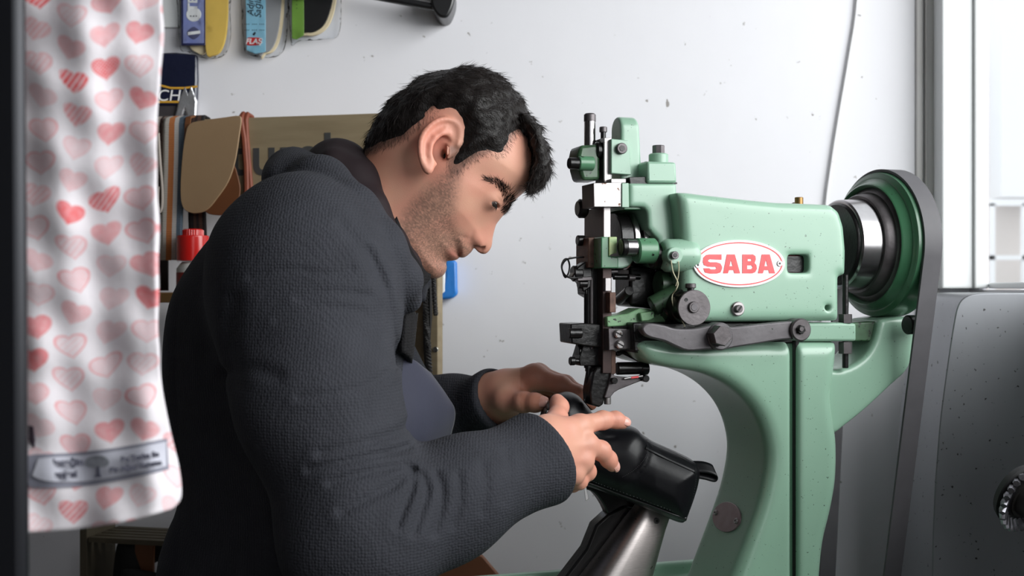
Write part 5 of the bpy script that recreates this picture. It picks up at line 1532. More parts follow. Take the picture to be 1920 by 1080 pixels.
LB = mat('leather_brown', srgb(122, 78, 48), .5, noise=.4, nscale=30, bump=.2, bscale=150)
tag(hang('leather_strap', over([352, 349, 344], [233, 290, 350], -.026), .009, .003, LB), 'narrow brown leather strap between striped webbing and beige leather', 'strap')
BKS = mat('strap_black', srgb(26, 24, 25), .6)
tag(strap_uv('webbing_strap', over([306, 305, 304, 304], [260, 380, 490, 545], -.008), 26 * pxm, .002, BKS), 'black strap hanging behind the striped webbing, seen below it', 'strap', 'straps over the rack board')
LT = mat('leather_tan', srgb(164, 136, 104), .5, noise=.35, nscale=12, col2=srgb(146, 118, 88), bump=.1, bscale=200)
def piece(nm, pts, v0, v1, m):
    """thick leather piece, slightly bowed"""
    pts = smooth_line(pts, 4, True)
    q = [RK(x, y, v0) for x, y in pts]
    o = MB().prism([(a[0], v0, a[2]) for a in q], [(a[0], v1, a[2]) for a in q]).build(nm, m, bevel=.0008)
    o.location = (OR[0], OR[1], 0); o.rotation_euler = (0, 0, AR); return o
o = piece('leather_piece', [(356, 232), (385, 225), (420, 220), (446, 217), (452, 224), (449, 250), (441, 300), (428, 340), (405, 374), (388, 393), (368, 400), (350, 396), (341, 384), (338, 355), (341, 300), (347, 255)], -.034, -.031, LT)
tag(o, 'smooth beige leather piece with rounded end hung over the rack board', 'leather')
LR = mat('leather_rust', srgb(116, 70, 40), .55, noise=.4, nscale=20)
o = piece('leather_piece', [(372, 300), (430, 300), (448, 340), (449, 366), (440, 388), (424, 402), (400, 403), (384, 396), (368, 370)], -.029, -.0265, LR)
tag(o, 'rust brown leather piece behind the beige one', 'leather')
CD = mat('cord_redbrown', srgb(132, 66, 44), .6, noise=.4, nscale=60)
mb = MB()
mb.tube(over([452, 458, 462, 463, 462], [224, 260, 310, 350, 392], -.014), .0052, 8); mb.tube(over([461, 463, 467, 470, 471], [226, 262, 312, 352, 392], -.012), .0042, 8)
o = mb.build('leather_lace', CD); o.location = (OR[0], OR[1], 0); o.rotation_euler = (0, 0, AR)
tag(o, 'red brown leather cord doubled over the rack board beside the grey lettering', 'lace')
# pale cord loop left of the webbing
mb = MB(); mb.tube([RK(x, y, -.03) for x, y in ((297, 250), (300, 300), (304, 350), (304, 385), (300, 397), (296, 385), (297, 350))], .0022, 8, sub=4)
o = mb.build('cord_loop', mat('cord_pale', srgb(176, 166, 158), .8)); o.location = (OR[0], OR[1], 0); o.rotation_euler = (0, 0, AR)
tag(o, 'thin pale cord loop hanging left of the striped webbing', 'cord')
# twisted laces beside the right upright
LC = mat('lace_black', srgb(44, 42, 42), .7)
def twist(pts, r, turns, nm, label):
    L = smooth_line(pts, 24); mb = MB()
    for ph in (0, PI):
        q = []
        for i, p in enumerate(L):
            a = ph + turns * 2 * PI * i / len(L); q.append(p + np.array((math.cos(a) * r, math.sin(a) * r, 0)))
        mb.tube(q, r * .95, 6)
    o = mb.build(nm, LC); o.location = (OR[0], OR[1], 0); o.rotation_euler = (0, 0, AR); return tag(o, label, 'lace', 'laces on the rack')
twist([RK(797, 480, -.03), RK(797, 530, -.03), RK(799, 600, -.03), RK(803, 650, -.03), RK(806, 720, -.03)], .0028, 26, 'shoe_lace', 'long twisted black shoe lace hanging beside the rack upright')
twist([RK(812, 470, -.034), RK(813, 520, -.034), RK(815, 560, -.034), RK(817, 590, -.034)], .0022, 14, 'shoe_lace', 'short twisted black shoe lace hanging in front of the narrow rack upright')
mb = MB()
for k, dx in enumerate((-5, 0, 4)): mb.tube([RK(802 + dx, 300, -.012), RK(802 + dx, 500, -.016 - .003 * k), RK(803 + dx, 640, -.016), RK(805 + dx * .6, 730, -.014)], .0042, 6, sub=5)
o = mb.build('lace_bundle', LC); o.location = (OR[0], OR[1], 0); o.rotation_euler = (0, 0, AR); tag(o, 'dark bundle of flat laces hanging between the two rack uprights', 'lace')
# red capped bottle on the little shelf
bp_ = rwld(RK(362, 540, -.05)); zc0, zc1 = RK(360, 490, -.05)[2], RK(360, 442, -.05)[2]
bt = empty('glue_bottle', (bp_[0], bp_[1], zm), 0, 'bottle with big red screw cap standing on the rack behind the jacket shoulder', 'bottle')
RC = mat('cap_red', srgb(206, 30, 26), .22, coat=.4)
MB().lathe((0, 0, 0), (0, 0, 1), [(0.001, .022), (.004, .026), (zc0 - zm - .012, .026), (zc0 - zm - .004, .02), (zc0 - zm - .001, .017)], 40).build('body', mat('bottle_white', srgb(200, 198, 194), .3), bt)
MB().lathe((0, 0, .006), (0, 0, 1), [(0, .0262), (zc0 - zm - .024, .0262)], 40, caps=False).build('label', mat('label_red', srgb(140, 44, 40), .4), bt)
MB().lathe((0, 0, zc0 - zm), (0, 0, 1), [(0, .023), (.001, .0258), (zc1 - zc0 - .002, .0258), (zc1 - zc0, .0245), (zc1 - zc0, .0165)], 48).build('cap', RC, bt)
mb = MB(); mb.lathe((0, 0, zc1 - zm), (0, 0, 1), [(0, .0158), (.009, .0158), (.0105, .0145)], 40)
for k in range(26):
    t = 2 * PI * k / 26; mb.cyl((.0158 * math.cos(t), .0158 * math.sin(t), zc1 - zm), (.0158 * math.cos(t), .0158 * math.sin(t), zc1 - zm + .0088), .0011, 6, 0)
mb.build('nozzle_cap', RC, bt)
# dark bag and leather on the rack's lower shelf
def f_bag(X, Y, Z):
    c = rwld(RK(300, 1060, -.04))
    return d_ell(X, Y, Z, (c[0] + .08, c[1] - .02, zs - .10), (.17, .075, .11)) + .004 * fold_b(X, Y, Z)
# ------------------------------------------------------------------ goods on the white wall
def wpoly(nm, px, d0, d1, m, parent=None, bevel=.0006, sub=0, smooth=True):
    if sub: px = smooth_line(px, sub, True)
    q = [P(x, y, YW - d0) for x, y in px]
    o = MB().prism([(a[0], YW - d0, a[2]) for a in q], [(a[0], YW - d1, a[2]) for a in q]).build(nm, m, bevel=bevel, smooth=smooth)
    if parent is not None:
        o.parent = parent; o.matrix_parent_inverse = Matrix.Translation(-Vector(parent.location))
    return o
def wroot(nm, px, py, label, cat, group=None): return empty(nm, tuple(P(px, py, YW)), 0, label, cat, group)
FILM = film_mat('clear_wrap', (.95, .96, .97, 1), .07, .8, 60)
def film(px, parent, d0=.022, d1=.002):
    """inflated clear bag"""
    q = Q(smooth_line(px, 4, True), YW - .012)
    c = (d0 + d1) / 2
    f = lambda X, Y, Z: d_extr(d_poly(X, Z, q), np.abs(Y - (YW - c)) - (d0 - d1) / 2, (d0 - d1) * .48) + .0008 * fold_c(X, Y, Z)
    v, qd = surf(f, (q[:, 0].min() - .01, YW - d0 - .01, q[:, 1].min() - .01), (q[:, 0].max() + .01, YW + .005, q[:, 1].max() + .01), .003, n=16, smooth=1)
    o = from_np('clear_bag', v, qd, FILM); o.parent = parent; o.matrix_parent_inverse = Matrix.Translation(-Vector(parent.location)); return o
def wtext(nm, body, px, py, h, m, d, parent, rot=0., bold=0., shear=0., xs=1.):
    p = P(px, py, YW - d)
    o = text_obj(nm, body, h, m, tuple(p - np.array(parent.location)), (PI / 2, rot, 0) if False else (PI / 2, 0, 0), parent, .0002, 'CENTER', bold, shear, xs)
    o.rotation_euler = Matrix.Rotation(rot, 4, 'Y').to_3x3().__matmul__(Matrix.Rotation(PI / 2, 3, 'X')).to_euler()
    return o
YEL = mat('insole_yellow', srgb(228, 190, 92), .8, noise=.2, nscale=40); CRM = mat('insole_cream', srgb(232, 214, 178), .85); GRE = mat('insole_grey', srgb(150, 150, 152), .85)
BLU = mat('card_violet', srgb(120, 130, 188), .5, noise=.4, nscale=30, col2=srgb(176, 182, 214)); BLD = mat('card_navy', srgb(44, 48, 92), .5); CYA = mat('card_blue', srgb(140, 196, 220), .5, noise=.25, nscale=30, col2=srgb(170, 214, 230))
WHP = mat('print_white', srgb(240, 240, 240), .5); INK = mat('print_ink', srgb(34, 40, 52), .6); REDP = mat('print_red', srgb(204, 44, 44), .5); GRN = mat('card_green', srgb(120, 164, 66), .5, noise=.3, nscale=20); BLF = mat('insole_black', srgb(26, 25, 26), .45); GOLD = mat('print_gold', srgb(212, 160, 50), .5)
k = wroot('insole_pack', 385, 40, 'clear pack with yellow insoles and violet card, nearest the heart cloth', 'insoles', 'insole packs on the wall')
wpoly('insole', [(352, -90), (372, -96), (394, -90), (398, 0), (396, 70), (384, 100), (368, 98), (354, 80), (350, 0)], .010, .004, CRM, k, sub=4)
wpoly('insole', [(384, -90), (404, -98), (424, -80), (427, 0), (424, 60), (414, 94), (398, 104), (386, 96), (382, 0)], .018, .011, YEL, k, sub=4)
c_ = wpoly('card', rect(340, -90, 385, 85), .022, .0205, BLD, k); wpoly('card_face', rect(343, -90, 382, 81), .0226, .0215, BLU, k)
wpoly('card_picture', ellipse_px(363, 27, 14, 13.5, 32), .0232, .0222, WHP, k); wpoly('card_picture', [(350, 62), (363, 50), (376, 62), (363, 74)], .0232, .0222, mat('print_slate', srgb(84, 86, 120), .5), k, sub=5)
wpoly('card_picture', [(352, 60), (375, 57), (375, 63), (352, 66)], .0237, .0230, WHP, k)
wtext('card_text', 'TEKS', 362, -6, .022, WHP, .0234, k, rot=-PI / 2, bold=.0006)
wtext('card_text', '···', 363, 31, .018, INK, .0240, k)
film([(338, -100), (430, -100), (433, 20), (430, 88), (412, 108), (380, 108), (350, 97), (338, 80)], k, .027, .001)
k = wroot('insole_pack', 500, 40, 'clear pack with grey insoles and pale blue card reading FLAŞ', 'insoles', 'insole packs on the wall')
wpoly('insole', [(482, -90), (505, -96), (524, -80), (527, 0), (521, 60), (510, 90), (495, 98), (484, 90)], .014, .007, GRE, k, sub=4)
wpoly('insole_rim', [(490, -94), (512, -98), (531, -80), (533, 0), (527, 62), (515, 93), (498, 101), (488, 95)], .010, .005, CRM, k, sub=4)
wpoly('card', [(459, -90), (498, -90), (498, 97), (478, 101), (462, 94)], .020, .0185, CYA, k)
wpoly('card_emblem', smooth_line([(463, 72), (468, 70), (489, 71), (490, 77), (486, 84), (464, 85), (461, 78)], 3, True), .0206, .0195, REDP, k)
wtext('card_text', 'FLAŞ', 476, 78, .0125, WHP, .0209, k, bold=.0003, shear=.2)
wtext('card_text', 'Adımla', 470, 5, .016, INK, .0204, k, rot=-PI / 2, shear=.25); wtext('card_text', 'Sağlam', 484, 8, .016, INK, .0204, k, rot=-PI / 2, shear=.25)
wtext('card_text', '··· ··· ···', 477, 46, .012, INK, .0204, k); wtext('card_text', '··· ··· ···', 477, 57, .012, INK, .0204, k)
wpoly('card_mark', [(473, 64), (478, 59), (480, 62), (476, 67)], .0206, .0196, INK, k)
film([(457, -100), (538, -100), (541, 20), (536, 80), (522, 104), (490, 109), (466, 103), (457, 80)], k, .025, .001)
k = wroot('insole_pack', 592, 20, 'clear pack with black pale-rimmed insole and green card under the black rail', 'insoles', 'insole packs on the wall')
wpoly('insole_rim', [(563, -90), (600, -98), (628, -80), (631, -10), (620, 40), (600, 62), (575, 66), (562, 50)], .012, .006, CRM, k, sub=4)
wpoly('insole', [(566, -88), (598, -94), (623, -76), (625, -12), (613, 36), (596, 56), (576, 60), (566, 46)], .016, .0115, BLF, k, sub=4)
wpoly('card', [(547, -90), (569, -90), (570, 66), (556, 74), (547, 72)], .019, .0175, GRN, k)
wtext('card_text', '· · · ·', 557, 5, .012, INK, .0194, k, rot=-PI / 2)
film([(545, -100), (636, -100), (640, 0), (636, 66), (610, 74), (560, 77), (545, 74)], k, .024, .001)
NVY = mat('bag_navy', srgb(30, 34, 56), .25, noise=.3, nscale=25, bump=.5, bscale=22, bdist=.006, coat=.3); SIL = mat('bag_silver', srgb(196, 196, 200), .2, metal=.7, bump=.6, bscale=30, bdist=.008)
GRB = mat('bag_grey', srgb(66, 62, 64), .35, bump=.5, bscale=25, bdist=.005)
k = wroot('foil_pack', 330, 160, 'navy foil pack with gold lines and CH lettering hanging on the wall', 'pack')
wpoly('bag', [(285, 99), (330, 98), (369, 102), (370, 150), (368, 198), (330, 198), (285, 198)], .016, .002, NVY, k, bevel=.004)
wpoly('gold_line', [(285, 158), (300, 158), (320, 163), (345, 163), (370, 160), (370, 164), (345, 167), (320, 167), (300, 162), (285, 162)], .0166, .0155, GOLD, k); wpoly('gold_line', rect(285, 189, 369, 193), .0166, .0155, GOLD, k)
wtext('lettering', 'CH', 316, 180, .027, WHP, .0168, k, shear=.15, xs=1.05)
wpoly('lower_bag', [(285, 195), (345, 195), (345, 232), (285, 232)], .012, .003, GRB, k, bevel=.003)
wpoly('window', [(332, 197), (346, 160), (352, 175), (358, 158), (369, 190), (367, 226), (355, 228), (346, 205), (338, 228), (326, 226)], .018, .004, SIL, k, bevel=.003)
tag(wpoly('wall_panel', rect(292, -70, 337, 51), .008, -.002, M_frame, bevel=.001), 'small white panel on the wall behind the yellow insole pack', 'panel')
BP = mat('pack_blue', srgb(44, 128, 214), .35, noise=.3, nscale=30, bump=.4, bscale=26, bdist=.004)
k = wroot('blue_pack', 842, 525, 'small blue and white pack hanging on the wall below the chin', 'pack')
wpoly('wrapper', [(834, 486), (856, 489), (857, 540), (858, 552), (848, 560), (822, 563), (834, 520)], .03, .003, BP, k, bevel=.004)
wpoly('white_side', [(812, 480), (835, 480), (835, 548), (822, 555), (812, 555)], .031, .004, WHP, k, bevel=.003)
# rail
RB = mat('rail_black', srgb(26, 26, 28), .35, coat=.3)
k = wroot('wall_rail', 830, 0, 'black tubular rail on the wall at the top edge', 'rail')
mb = MB(); mb.cyl(P(560, -34, YW - .05), P(836, 17, YW - .05), .0068, 20); o = mb.build('tube', RB); o.parent = k; o.matrix_parent_inverse = Matrix.Translation(-Vector(k.location))
for x, y, r0 in ((830, 6, .0), (560, -40, 0)):
    a = P(x, y, YW)
    o = wpoly('bracket', smooth_line([(x - 22, y - 30), (x - 10, y - 44), (x + 8, y - 44), (x + 21, y - 28), (x + 22, y - 4), (x + 12, y + 22), (x, y + 27), (x - 12, y + 20), (x - 22, y)], 4, True), .062, -.0, RB, k, bevel=.004)
# board leaning low on the wall
BRN = mat('board_brown', srgb(132, 80, 48), .5, noise=.3, nscale=10, col2=srgb(112, 64, 40))
a = P(790, 1010, 1.70); b = P(905, 1038, 1.70); c = P(1010, 1160, 1.70)
pl_ = [a, b, c, np.array((c[0] + .12, 1.70, .0)), np.array((a[0] - .02, 1.70, .0))]
tag(MB().prism([tuple(p + np.array((0, (CZ - p[2]) * -.04, 0))) for p in pl_], [tuple(p + np.array((0, (CZ - p[2]) * -.04 + .012, 0))) for p in pl_]).build('leather_board', BRN, bevel=.002), 'brown board with slanted edge leaning low against the wall under the forearm', 'board')
k = rwld(RK(262, 1010, -.06))
def f_h(X, Y, Z): return d_extr(d_poly(X, Z, np.array([(k[0] - .012, zs - .03 + .03), (k[0] + .02, zs - .0), (k[0] + .018, zs - .085), (k[0] - .0, zs - .055), (k[0] - .013, zs - .02)])), np.abs(Y - k[1]) - .006, .002)
tag(MB().prism([(k[0] - .008, k[1], zs - .012), (k[0] + .022, k[1], zs - .012), (k[0] + .02, k[1], zs - .16), (k[0] - .010, k[1], zs - .16)], [(k[0] - .008, k[1] + .01, zs - .012), (k[0] + .022, k[1] + .01, zs - .012), (k[0] + .02, k[1] + .01, zs - .16), (k[0] - .010, k[1] + .01, zs - .16)]).build('leather_offcut', LR, bevel=.001), 'brown leather offcut under the slatted rack shelf', 'leather')
kk = rwld(RK(262, 1030, -.085))
def f_bag2(X, Y, Z):
    d = d_chain(X, Y, Z, [(kk[0] - .045, kk[1] + .05, zs - .34), (kk[0] - .028, kk[1] + .05, zs - .14), (kk[0] - .024, kk[1] + .05, zs - .03)], [.06, .045, .026], .03)
    d = smin(d, d_caps(X, Y, Z, (kk[0] - .02, kk[1] + .0, zs - .055), (kk[0] + .06, kk[1], zs - .085), .013, .02), .015)
    d = smin(d, d_caps(X, Y, Z, (kk[0] - .0, kk[1] + .07, zs - .03), (kk[0] + .09, kk[1] + .07, zs - .03), .022, .022), .015)
    d = smin(d, d_ell(X, Y, Z, (kk[0] + .06, kk[1] + .02, zs - .22), (.12, .06, .10)), .03)
    return d + .003 * fold_b(X, Y, Z)
v, q = surf(f_bag2, (kk[0] - .2, kk[1] - .15, zs - .45), (kk[0] + .25, kk[1] + .2, zs - .005), .006, n=14, smooth=1)
tag(from_np('dark_bag', v, q, mat('bag_black', srgb(14, 13, 14), .8)), 'black bag under the slatted rack shelf at the lower left', 'bag')

# ================================================================== foreground: post and heart cloth
YP = .62
PST = mat('post_steel', srgb(36, 37, 42), .36, metal=.5, noise=.3, nscale=4)
ps = empty('steel_post', (P(10, 540, YP)[0], YP, 0), 0, 'dark steel post standing close at the left edge', 'post')
a0 = P(-120, 0, YP)[0]; mb = MB()
mb.prism([(a0, YP, 0), (P(72, 0, YP)[0] - .002, YP, 0), (P(32, 0, YP)[0] - .006, YP, 2.6), (a0, YP, 2.6)], [(a0, YP + .010, 0), (P(72, 0, YP)[0], YP + .010, 0), (P(32, 0, YP)[0] - .006, YP + .010, 2.6), (a0, YP + .010, 2.6)])
o = mb.build('shaft', PST, bevel=.004); o.parent = ps; o.matrix_parent_inverse = Matrix.Translation(-Vector(ps.location))
xz = P(0, -150, .70)[2]
o = MB().cyl((P(-60, 0, YP)[0], .716, xz), (P(330, 0, YP)[0] + .03, .716, xz), .007, 18).build('hanging_arm', PST); o.parent = ps; o.matrix_parent_inverse = Matrix.Translation(-Vector(ps.location))
o = MB().box((P(-60, 0, YP)[0] - .008, YP + .004, xz - .012), (P(-60, 0, YP)[0] + .008, .718, xz + .012)).build('arm_bracket', PST); o.parent = ps; o.matrix_parent_inverse = Matrix.Translation(-Vector(ps.location))

def heart_mat():
    m = bpy.data.materials.new('heart_print'); m.use_nodes = True; nt = m.node_tree; N = nt.nodes; bs = N['Principled BSDF']
    def val(x):
        n = N.new('ShaderNodeValue'); n.outputs[0].default_value = x; return n.outputs[0]
    def ma(op, a, b=None, c=None):
        n = N.new('ShaderNodeMath'); n.operation = op
        for i, v in enumerate((a, b, c)):
            if v is None: continue
            if isinstance(v, (int, float)): n.inputs[i].default_value = v
            else: nt.links.new(v, n.inputs[i])
        return n.outputs[0]
    tc = N.new('ShaderNodeTexCoord'); sp = N.new('ShaderNodeSeparateXYZ'); nt.links.new(tc.outputs['UV'], sp.inputs[0])
    u, v = sp.outputs[0], sp.outputs[1]
    col_ = ma('FLOOR', u); 
    v2 = ma('ADD', v, ma('MULTIPLY', ma('SINE', ma('MULTIPLY', col_, 2.3)), .22))
    row = ma('FLOOR', v2)
    cb = N.new('ShaderNodeCombineXYZ'); nt.links.new(col_, cb.inputs[0]); nt.links.new(row, cb.inputs[1])
    wn = N.new('ShaderNodeTexWhiteNoise'); wn.noise_dimensions = '2D'; nt.links.new(cb.outputs[0], wn.inputs['Vector'])
    sc = N.new('ShaderNodeSeparateColor'); nt.links.new(wn.outputs['Color'], sc.inputs[0])
    r1, r2, r3 = sc.outputs[0], sc.outputs[1], sc.outputs[2]
    x0 = ma('SUBTRACT', ma('SUBTRACT', u, col_), .5); y0 = ma('SUBTRACT', ma('SUBTRACT', v2, row), .5)
    an = ma('MULTIPLY', ma('SUBTRACT', r2, .5), .7)
    ca, sa = ma('COSINE', an), ma('SINE', an)
    x = ma('SUBTRACT', ma('MULTIPLY', x0, ca), ma('MULTIPLY', y0, sa)); y = ma('ADD', ma('MULTIPLY', x0, sa), ma('MULTIPLY', y0, ca))
    ax_ = ma('ABSOLUTE', x)
    # heart: (x/.40)^2 + ((y+.06 + .62*sqrt|x|... )/.40)^2 < 1 ; v grows downward
    yy = ma('ADD', ma('SUBTRACT', y, .10), ma('MULTIPLY', ma('SQRT', ma('ADD', ma('MULTIPLY', ax_, .70), .0004)), .40))
    rr = ma('SQRT', ma('ADD', ma('POWER', ma('MULTIPLY', ax_, .70), 2.), ma('MULTIPLY', yy, yy)))
    rad = ma('ADD', .295, ma('MULTIPLY', r2, .035))
    d = ma('SUBTRACT', rad, rr)
    ins = N.new('ShaderNodeMapRange'); ins.inputs['From Min'].default_value = -.01; ins.inputs['From Max'].default_value = .02; nt.links.new(d, ins.inputs[0])
    edge = N.new('ShaderNodeMapRange'); edge.inputs['From Min'].default_value = .07; edge.inputs['From Max'].default_value = .04; nt.links.new(d, edge.inputs[0])
    st = ma('GREATER_THAN', ma('SINE', ma('ADD', ma('MULTIPLY', x0, 34), ma('MULTIPLY', y0, 26))), .1)
    dots = ma('GREATER_THAN', ma('MULTIPLY', ma('SINE', ma('MULTIPLY', x0, 58)), ma('SINE', ma('MULTIPLY', y0, 58))), .3)
    style_s = ma('GREATER_THAN', r3, .72); style_d = ma('LESS_THAN', r3, .22)
    pat = ma('MULTIPLY', ma('SUBTRACT', 1., ma('MULTIPLY', style_s, ma('MULTIPLY', st, .55))), ma('SUBTRACT', 1., ma('MULTIPLY', style_d, ma('MULTIPLY', dots, .55))))
    tone = ma('ADD', .20, ma('MULTIPLY', ma('POWER', r1, 2.6), .75))
    fill = ma('MULTIPLY', tone, pat)
    lines = ma('MULTIPLY', edge.outputs[0], ma('ADD', .25, ma('MULTIPLY', r2, .35)))
    nz_ = N.new('ShaderNodeTexNoise'); nz_.inputs['Scale'].default_value = 5; nt.links.new(tc.outputs['UV'], nz_.inputs['Vector'])
    fac = ma('MULTIPLY', ins.outputs[0], ma('MULTIPLY', ma('MINIMUM', ma('MAXIMUM', fill, lines), 1.), ma('ADD', .62, ma('MULTIPLY', nz_.outputs[0], .7))))
    mx = N.new('ShaderNodeMix'); mx.data_type = 'RGBA'; mx.inputs['A'].default_value = srgb(230, 224, 229); mx.inputs['B'].default_value = srgb(226, 62, 66)
    nt.links.new(ma('MINIMUM', fac, 1.), mx.inputs['Factor']); lk(nt, mx, 'Result', bs, 'Base Color')
    bs.inputs['Roughness'].default_value = .85
    nb = N.new('ShaderNodeTexNoise'); nb.inputs['Scale'].default_value = 26; nb.inputs['Detail'].default_value = 4; lk(nt, tc, 'Object', nb, 'Vector')
    bp = N.new('ShaderNodeBump'); bp.inputs['Strength'].default_value = .35; bp.inputs['Distance'].default_value = .006; lk(nt, nb, 'Fac', bp, 'Height'); lk(nt, bp, 'Normal', bs, 'Normal')
    return m
HM = heart_mat()
YC = .69
right = smooth_line([(306, -170), (303, 0), (304, 80), (298, 170), (294, 250), (292, 400), (293, 560), (297, 640), (303, 720), (318, 800), (336, 875), (341, 925), (334, 945), (318, 958)], 6)
bottom = {0: 999, 1: 958}
def ycl(px, py):
    return YC + .0035 * math.sin(px * .028 + py * .004) + .0014 * math.sin(px * .07 - py * .011 + 1) + .0012 * math.sin(py * .024 + px * .02) + .0011 * math.sin(py * .05 - px * .03) + .012 * max(0, (px - 275) / 60.) ** 2
def cloth_pt(s, t):
    """s across (0 hidden left, 1 right edge), t down"""
    i = t * (len(right) - 1); i0 = int(min(i, len(right) - 2)); fr_ = i - i0
    R_ = right[i0] * (1 - fr_) + right[i0 + 1] * fr_
    xl = -40; yl = -170 + t * (1000 + 170)
    yr = R_[1]
    px = xl * (1 - s) + R_[0] * s
    bot = 1000 - 44 * s ** 2.6
    py = (-170 + t * (bot + 170)) if True else 0
    # follow the right outline for the row height actually reached
    j = np.searchsorted(right[:, 1], min(py, right[-1, 1])); j = min(max(j, 1), len(right) - 1)
    f_ = (min(py, right[-1, 1]) - right[j - 1, 1]) / (right[j, 1] - right[j - 1, 1] + 1e-9); xr = right[j - 1, 0] * (1 - f_) + right[j, 0] * f_
    px = xl * (1 - s) + xr * s
    Y = ycl(px, py)
    return px, py, P(px, py, Y) * 1.0
NS, NT = 60, 150
vs = []; uv = []
for i in range(NT + 1):
    for j in range(NS + 1):
        s, t = j / NS, i / NT
        px, py, p = cloth_pt(s, t); vs.append(p)
        uv.append((px / 66. + .42 + .10 * math.sin(py * .02) + (px - 170) * .0009 * math.sin(py * .008), py / 62. + .35 + .12 * math.sin(px * .03)))
fs_ = [(i * (NS + 1) + j, (i + 1) * (NS + 1) + j, (i + 1) * (NS + 1) + j + 1, i * (NS + 1) + j + 1) for i in range(NT) for j in range(NS)]
bag = empty('heart_cloth', tuple(P(170, -150, YC)), 0, 'white cloth bag printed with pink and red hearts hanging close at the left', 'cloth')
o = from_np('cloth', vs, fs_, HM)
L = o.data.uv_layers.new(name='UVMap')
for l in o.data.loops: L.data[l.index].uv = uv[l.vertex_index]
s_ = o.modifiers.new('solid', 'SOLIDIFY'); s_.thickness = .004; s_.offset = -1
def pbag(o):
    o.parent = bag; o.matrix_parent_inverse = Matrix.Translation(-Vector(bag.location)); return o
pbag(o); clo = o
def cl_at(px, py, off):
    """point just in front of the cloth under a pixel"""
    return P(px, py, ycl(px, py) - .0004 - off)
def band(nm, top, bot, m, off, n=40):
    T = smooth_line(top, 10); B = smooth_line(bot, 10); k = 8; rows = []
    for a in np.linspace(0, 1, k): rows.append([cl_at(*(T[i] * (1 - a) + B[i] * a), off) for i in range(len(T))])
    R = np.array(rows); a_, b_ = R.shape[:2]
    f = [(i * b_ + j, (i + 1) * b_ + j, (i + 1) * b_ + j + 1, i * b_ + j + 1) for i in range(a_ - 1) for j in range(b_ - 1)]
    return from_np(nm, R.reshape(-1, 3), f, m)
LG = mat('label_grey', srgb(198, 198, 210), .8, noise=.2, nscale=30); LGD = mat('label_border', srgb(136, 136, 150), .8, noise=.3, nscale=30); LI = mat('label_ink', srgb(96, 96, 112), .8)
pbag(band('label', [(52, 856), (66, 852), (150, 848), (240, 836), (313, 822)], [(48, 900), (64, 914), (150, 912), (240, 898), (317, 880)], LGD, .001)); lab = None
o = pbag(band('label_field', [(72, 860), (100, 857), (160, 853), (240, 842), (311, 828)], [(60, 892), (90, 902), (160, 902), (240, 889), (312, 874)], LG, .0022))
def clabel(body, px, py, h, ang):
    p = cl_at(px, py, .0045); t = text_obj('label_lettering', body, h, LI, tuple(p - np.array(bag.location)), (PI / 2, 0, 0), bag, .0002, 'CENTER', .0003)
    t.rotation_euler = (Matrix.Rotation(-ang, 3, 'Y') @ Matrix.Rotation(PI / 2, 3, 'X')).to_euler()
clabel('Geleceğin', 116, 868, .0062, .04); clabel('Projesi', 118, 890, .0062, .04); clabel('Bu Torba ile', 262, 857, .0046, .16); clabel('Bir Ağaç Yaşatın', 254, 875, .0046, .16)
mb = MB(); q = [cl_at(x, y, .0032) for x, y in smooth_line([(160, 868), (166, 858), (182, 854), (198, 857), (205, 866), (200, 874), (182, 876), (166, 875)], 3, True)]
mb.prism(q, [p + np.array((0, .0006, 0)) for p in q]); pbag(mb.build('tree_crown', mat('label_tree', srgb(150, 152, 160), .8, noise=.6, nscale=300, col2=srgb(110, 112, 122)), smooth=False))
mb = MB(); q = [cl_at(x, y, .0034) for x, y in ((180, 875), (186, 875), (187, 888), (191, 895), (176, 895), (180, 888))]
mb.prism(q, [p + np.array((0, .0006, 0)) for p in q]); pbag(mb.build('tree_trunk', LI, smooth=False))
mb = MB(); q = [cl_at(x, y, .0005) for x, y in ((52, 797), (62, 800), (66, 826), (64, 840), (56, 830), (50, 812))]
mb.prism(q, [p + np.array((0, .0006, 0)) for p in q]); pbag(mb.build('dark_print', mat('print_dark', srgb(60, 48, 60), .8), smooth=False))

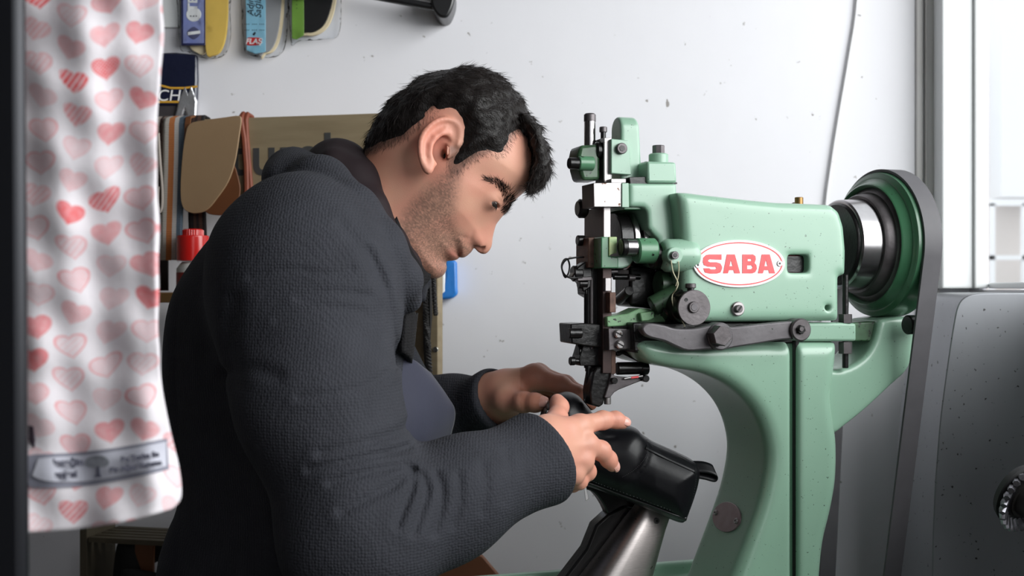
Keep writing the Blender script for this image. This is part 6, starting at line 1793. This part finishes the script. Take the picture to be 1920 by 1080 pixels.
# ================================================================== finishing machine on the right
fm = empty('finishing_machine', (.66, 1.62, 0), 0, 'dark stainless shoe finishing machine with brush wheel at the right edge', 'finishing machine')
def pf_(o):
    o.parent = fm; o.matrix_parent_inverse = Matrix.Translation(-Vector(fm.location)); return o
STN = mat('stainless_casing', srgb(150, 152, 156), .42, metal=.9, noise=.35, nscale=7, col2=srgb(112, 112, 118), stretch=(1, 1, .3), specks=.2, speck_col=srgb(60, 58, 58), bump=.05, bscale=120, bdist=.0005)
YFM = 1.56
cas = smooth_line([(1748, 1400), (1748, 1080), (1752, 940), (1757, 860), (1764, 780), (1776, 690), (1788, 610), (1797, 572), (1812, 556), (1840, 550), (1900, 549), (1928, 549)], 4)
cas = [tuple(p) for p in cas] + [(1930, 549), (1930, 1400)]
q = [P(x, y, YFM) for x, y in cas]
q = [np.array((p[0], p[1], max(p[2], .0) if p[2] > .62 else .0)) for p in q]
pf_(MB().prism([tuple(p) for p in q], [(p[0], YFM + .16, p[2]) for p in q]).build('casing', STN, bevel=.006, seg=3))
# brush wheel on a spindle that points towards the viewer's right
bc = P(1922, 932, 1.30); axd = np.array((.42, -.80, -.36)); axd /= np.linalg.norm(axd)
GRA = mat('spindle_grey', srgb(74, 72, 70), .4, metal=.6)
sp2 = pf_(MB().lathe(bc, axd, [(-.016, .0), (-.016, .016), (-.012, .024), (.004, .024), (.004, .0205), (.03, .0215), (.16, .023), (.165, .022)], 36).build('spindle', GRA))
WIRE = mat('brush_wire', srgb(176, 174, 182), .35, metal=.8, noise=.6, nscale=200, col2=srgb(40, 38, 42))
WIRD = mat('brush_core', srgb(30, 29, 32), .6)
mb = MB(); axv = Vector(axd); uu = axv.orthogonal().normalized(); ww = axv.cross(uu)
for k in range(26):
    t = 2 * PI * k / 26; dr = uu * math.cos(t) + ww * math.sin(t); tn = axv.cross(dr)
    mb.tube([Vector(bc) + dr * .022 - axv * .004, Vector(bc) + dr * .030 + tn * .002 - axv * .001, Vector(bc) + dr * .0365 + tn * .005 + axv * .003, Vector(bc) + dr * .040 + tn * .008 + axv * .006], [.0026, .0036, .0046, .0036], 7)
br_ = pf_(mb.build('brush_wheel', WIRE)); 
o = MB().lathe(bc, axd, [(-.014, .012), (-.014, .034), (-.006, .0375), (.0, .034), (.002, .022)], 40).build('brush_core', WIRD); pf_(o)
hs = bc + axd * .165
mb = MB(); mb.tube([hs - axd * .01, hs + np.array((.03, -.01, -.01)), (.712, 1.19, hs[2] - .01), (.716, 1.30, hs[2] - .01), (.716, YFM + .03, hs[2] - .01)], .013, 14)
pf_(mb.build('spindle_bracket', GRA))
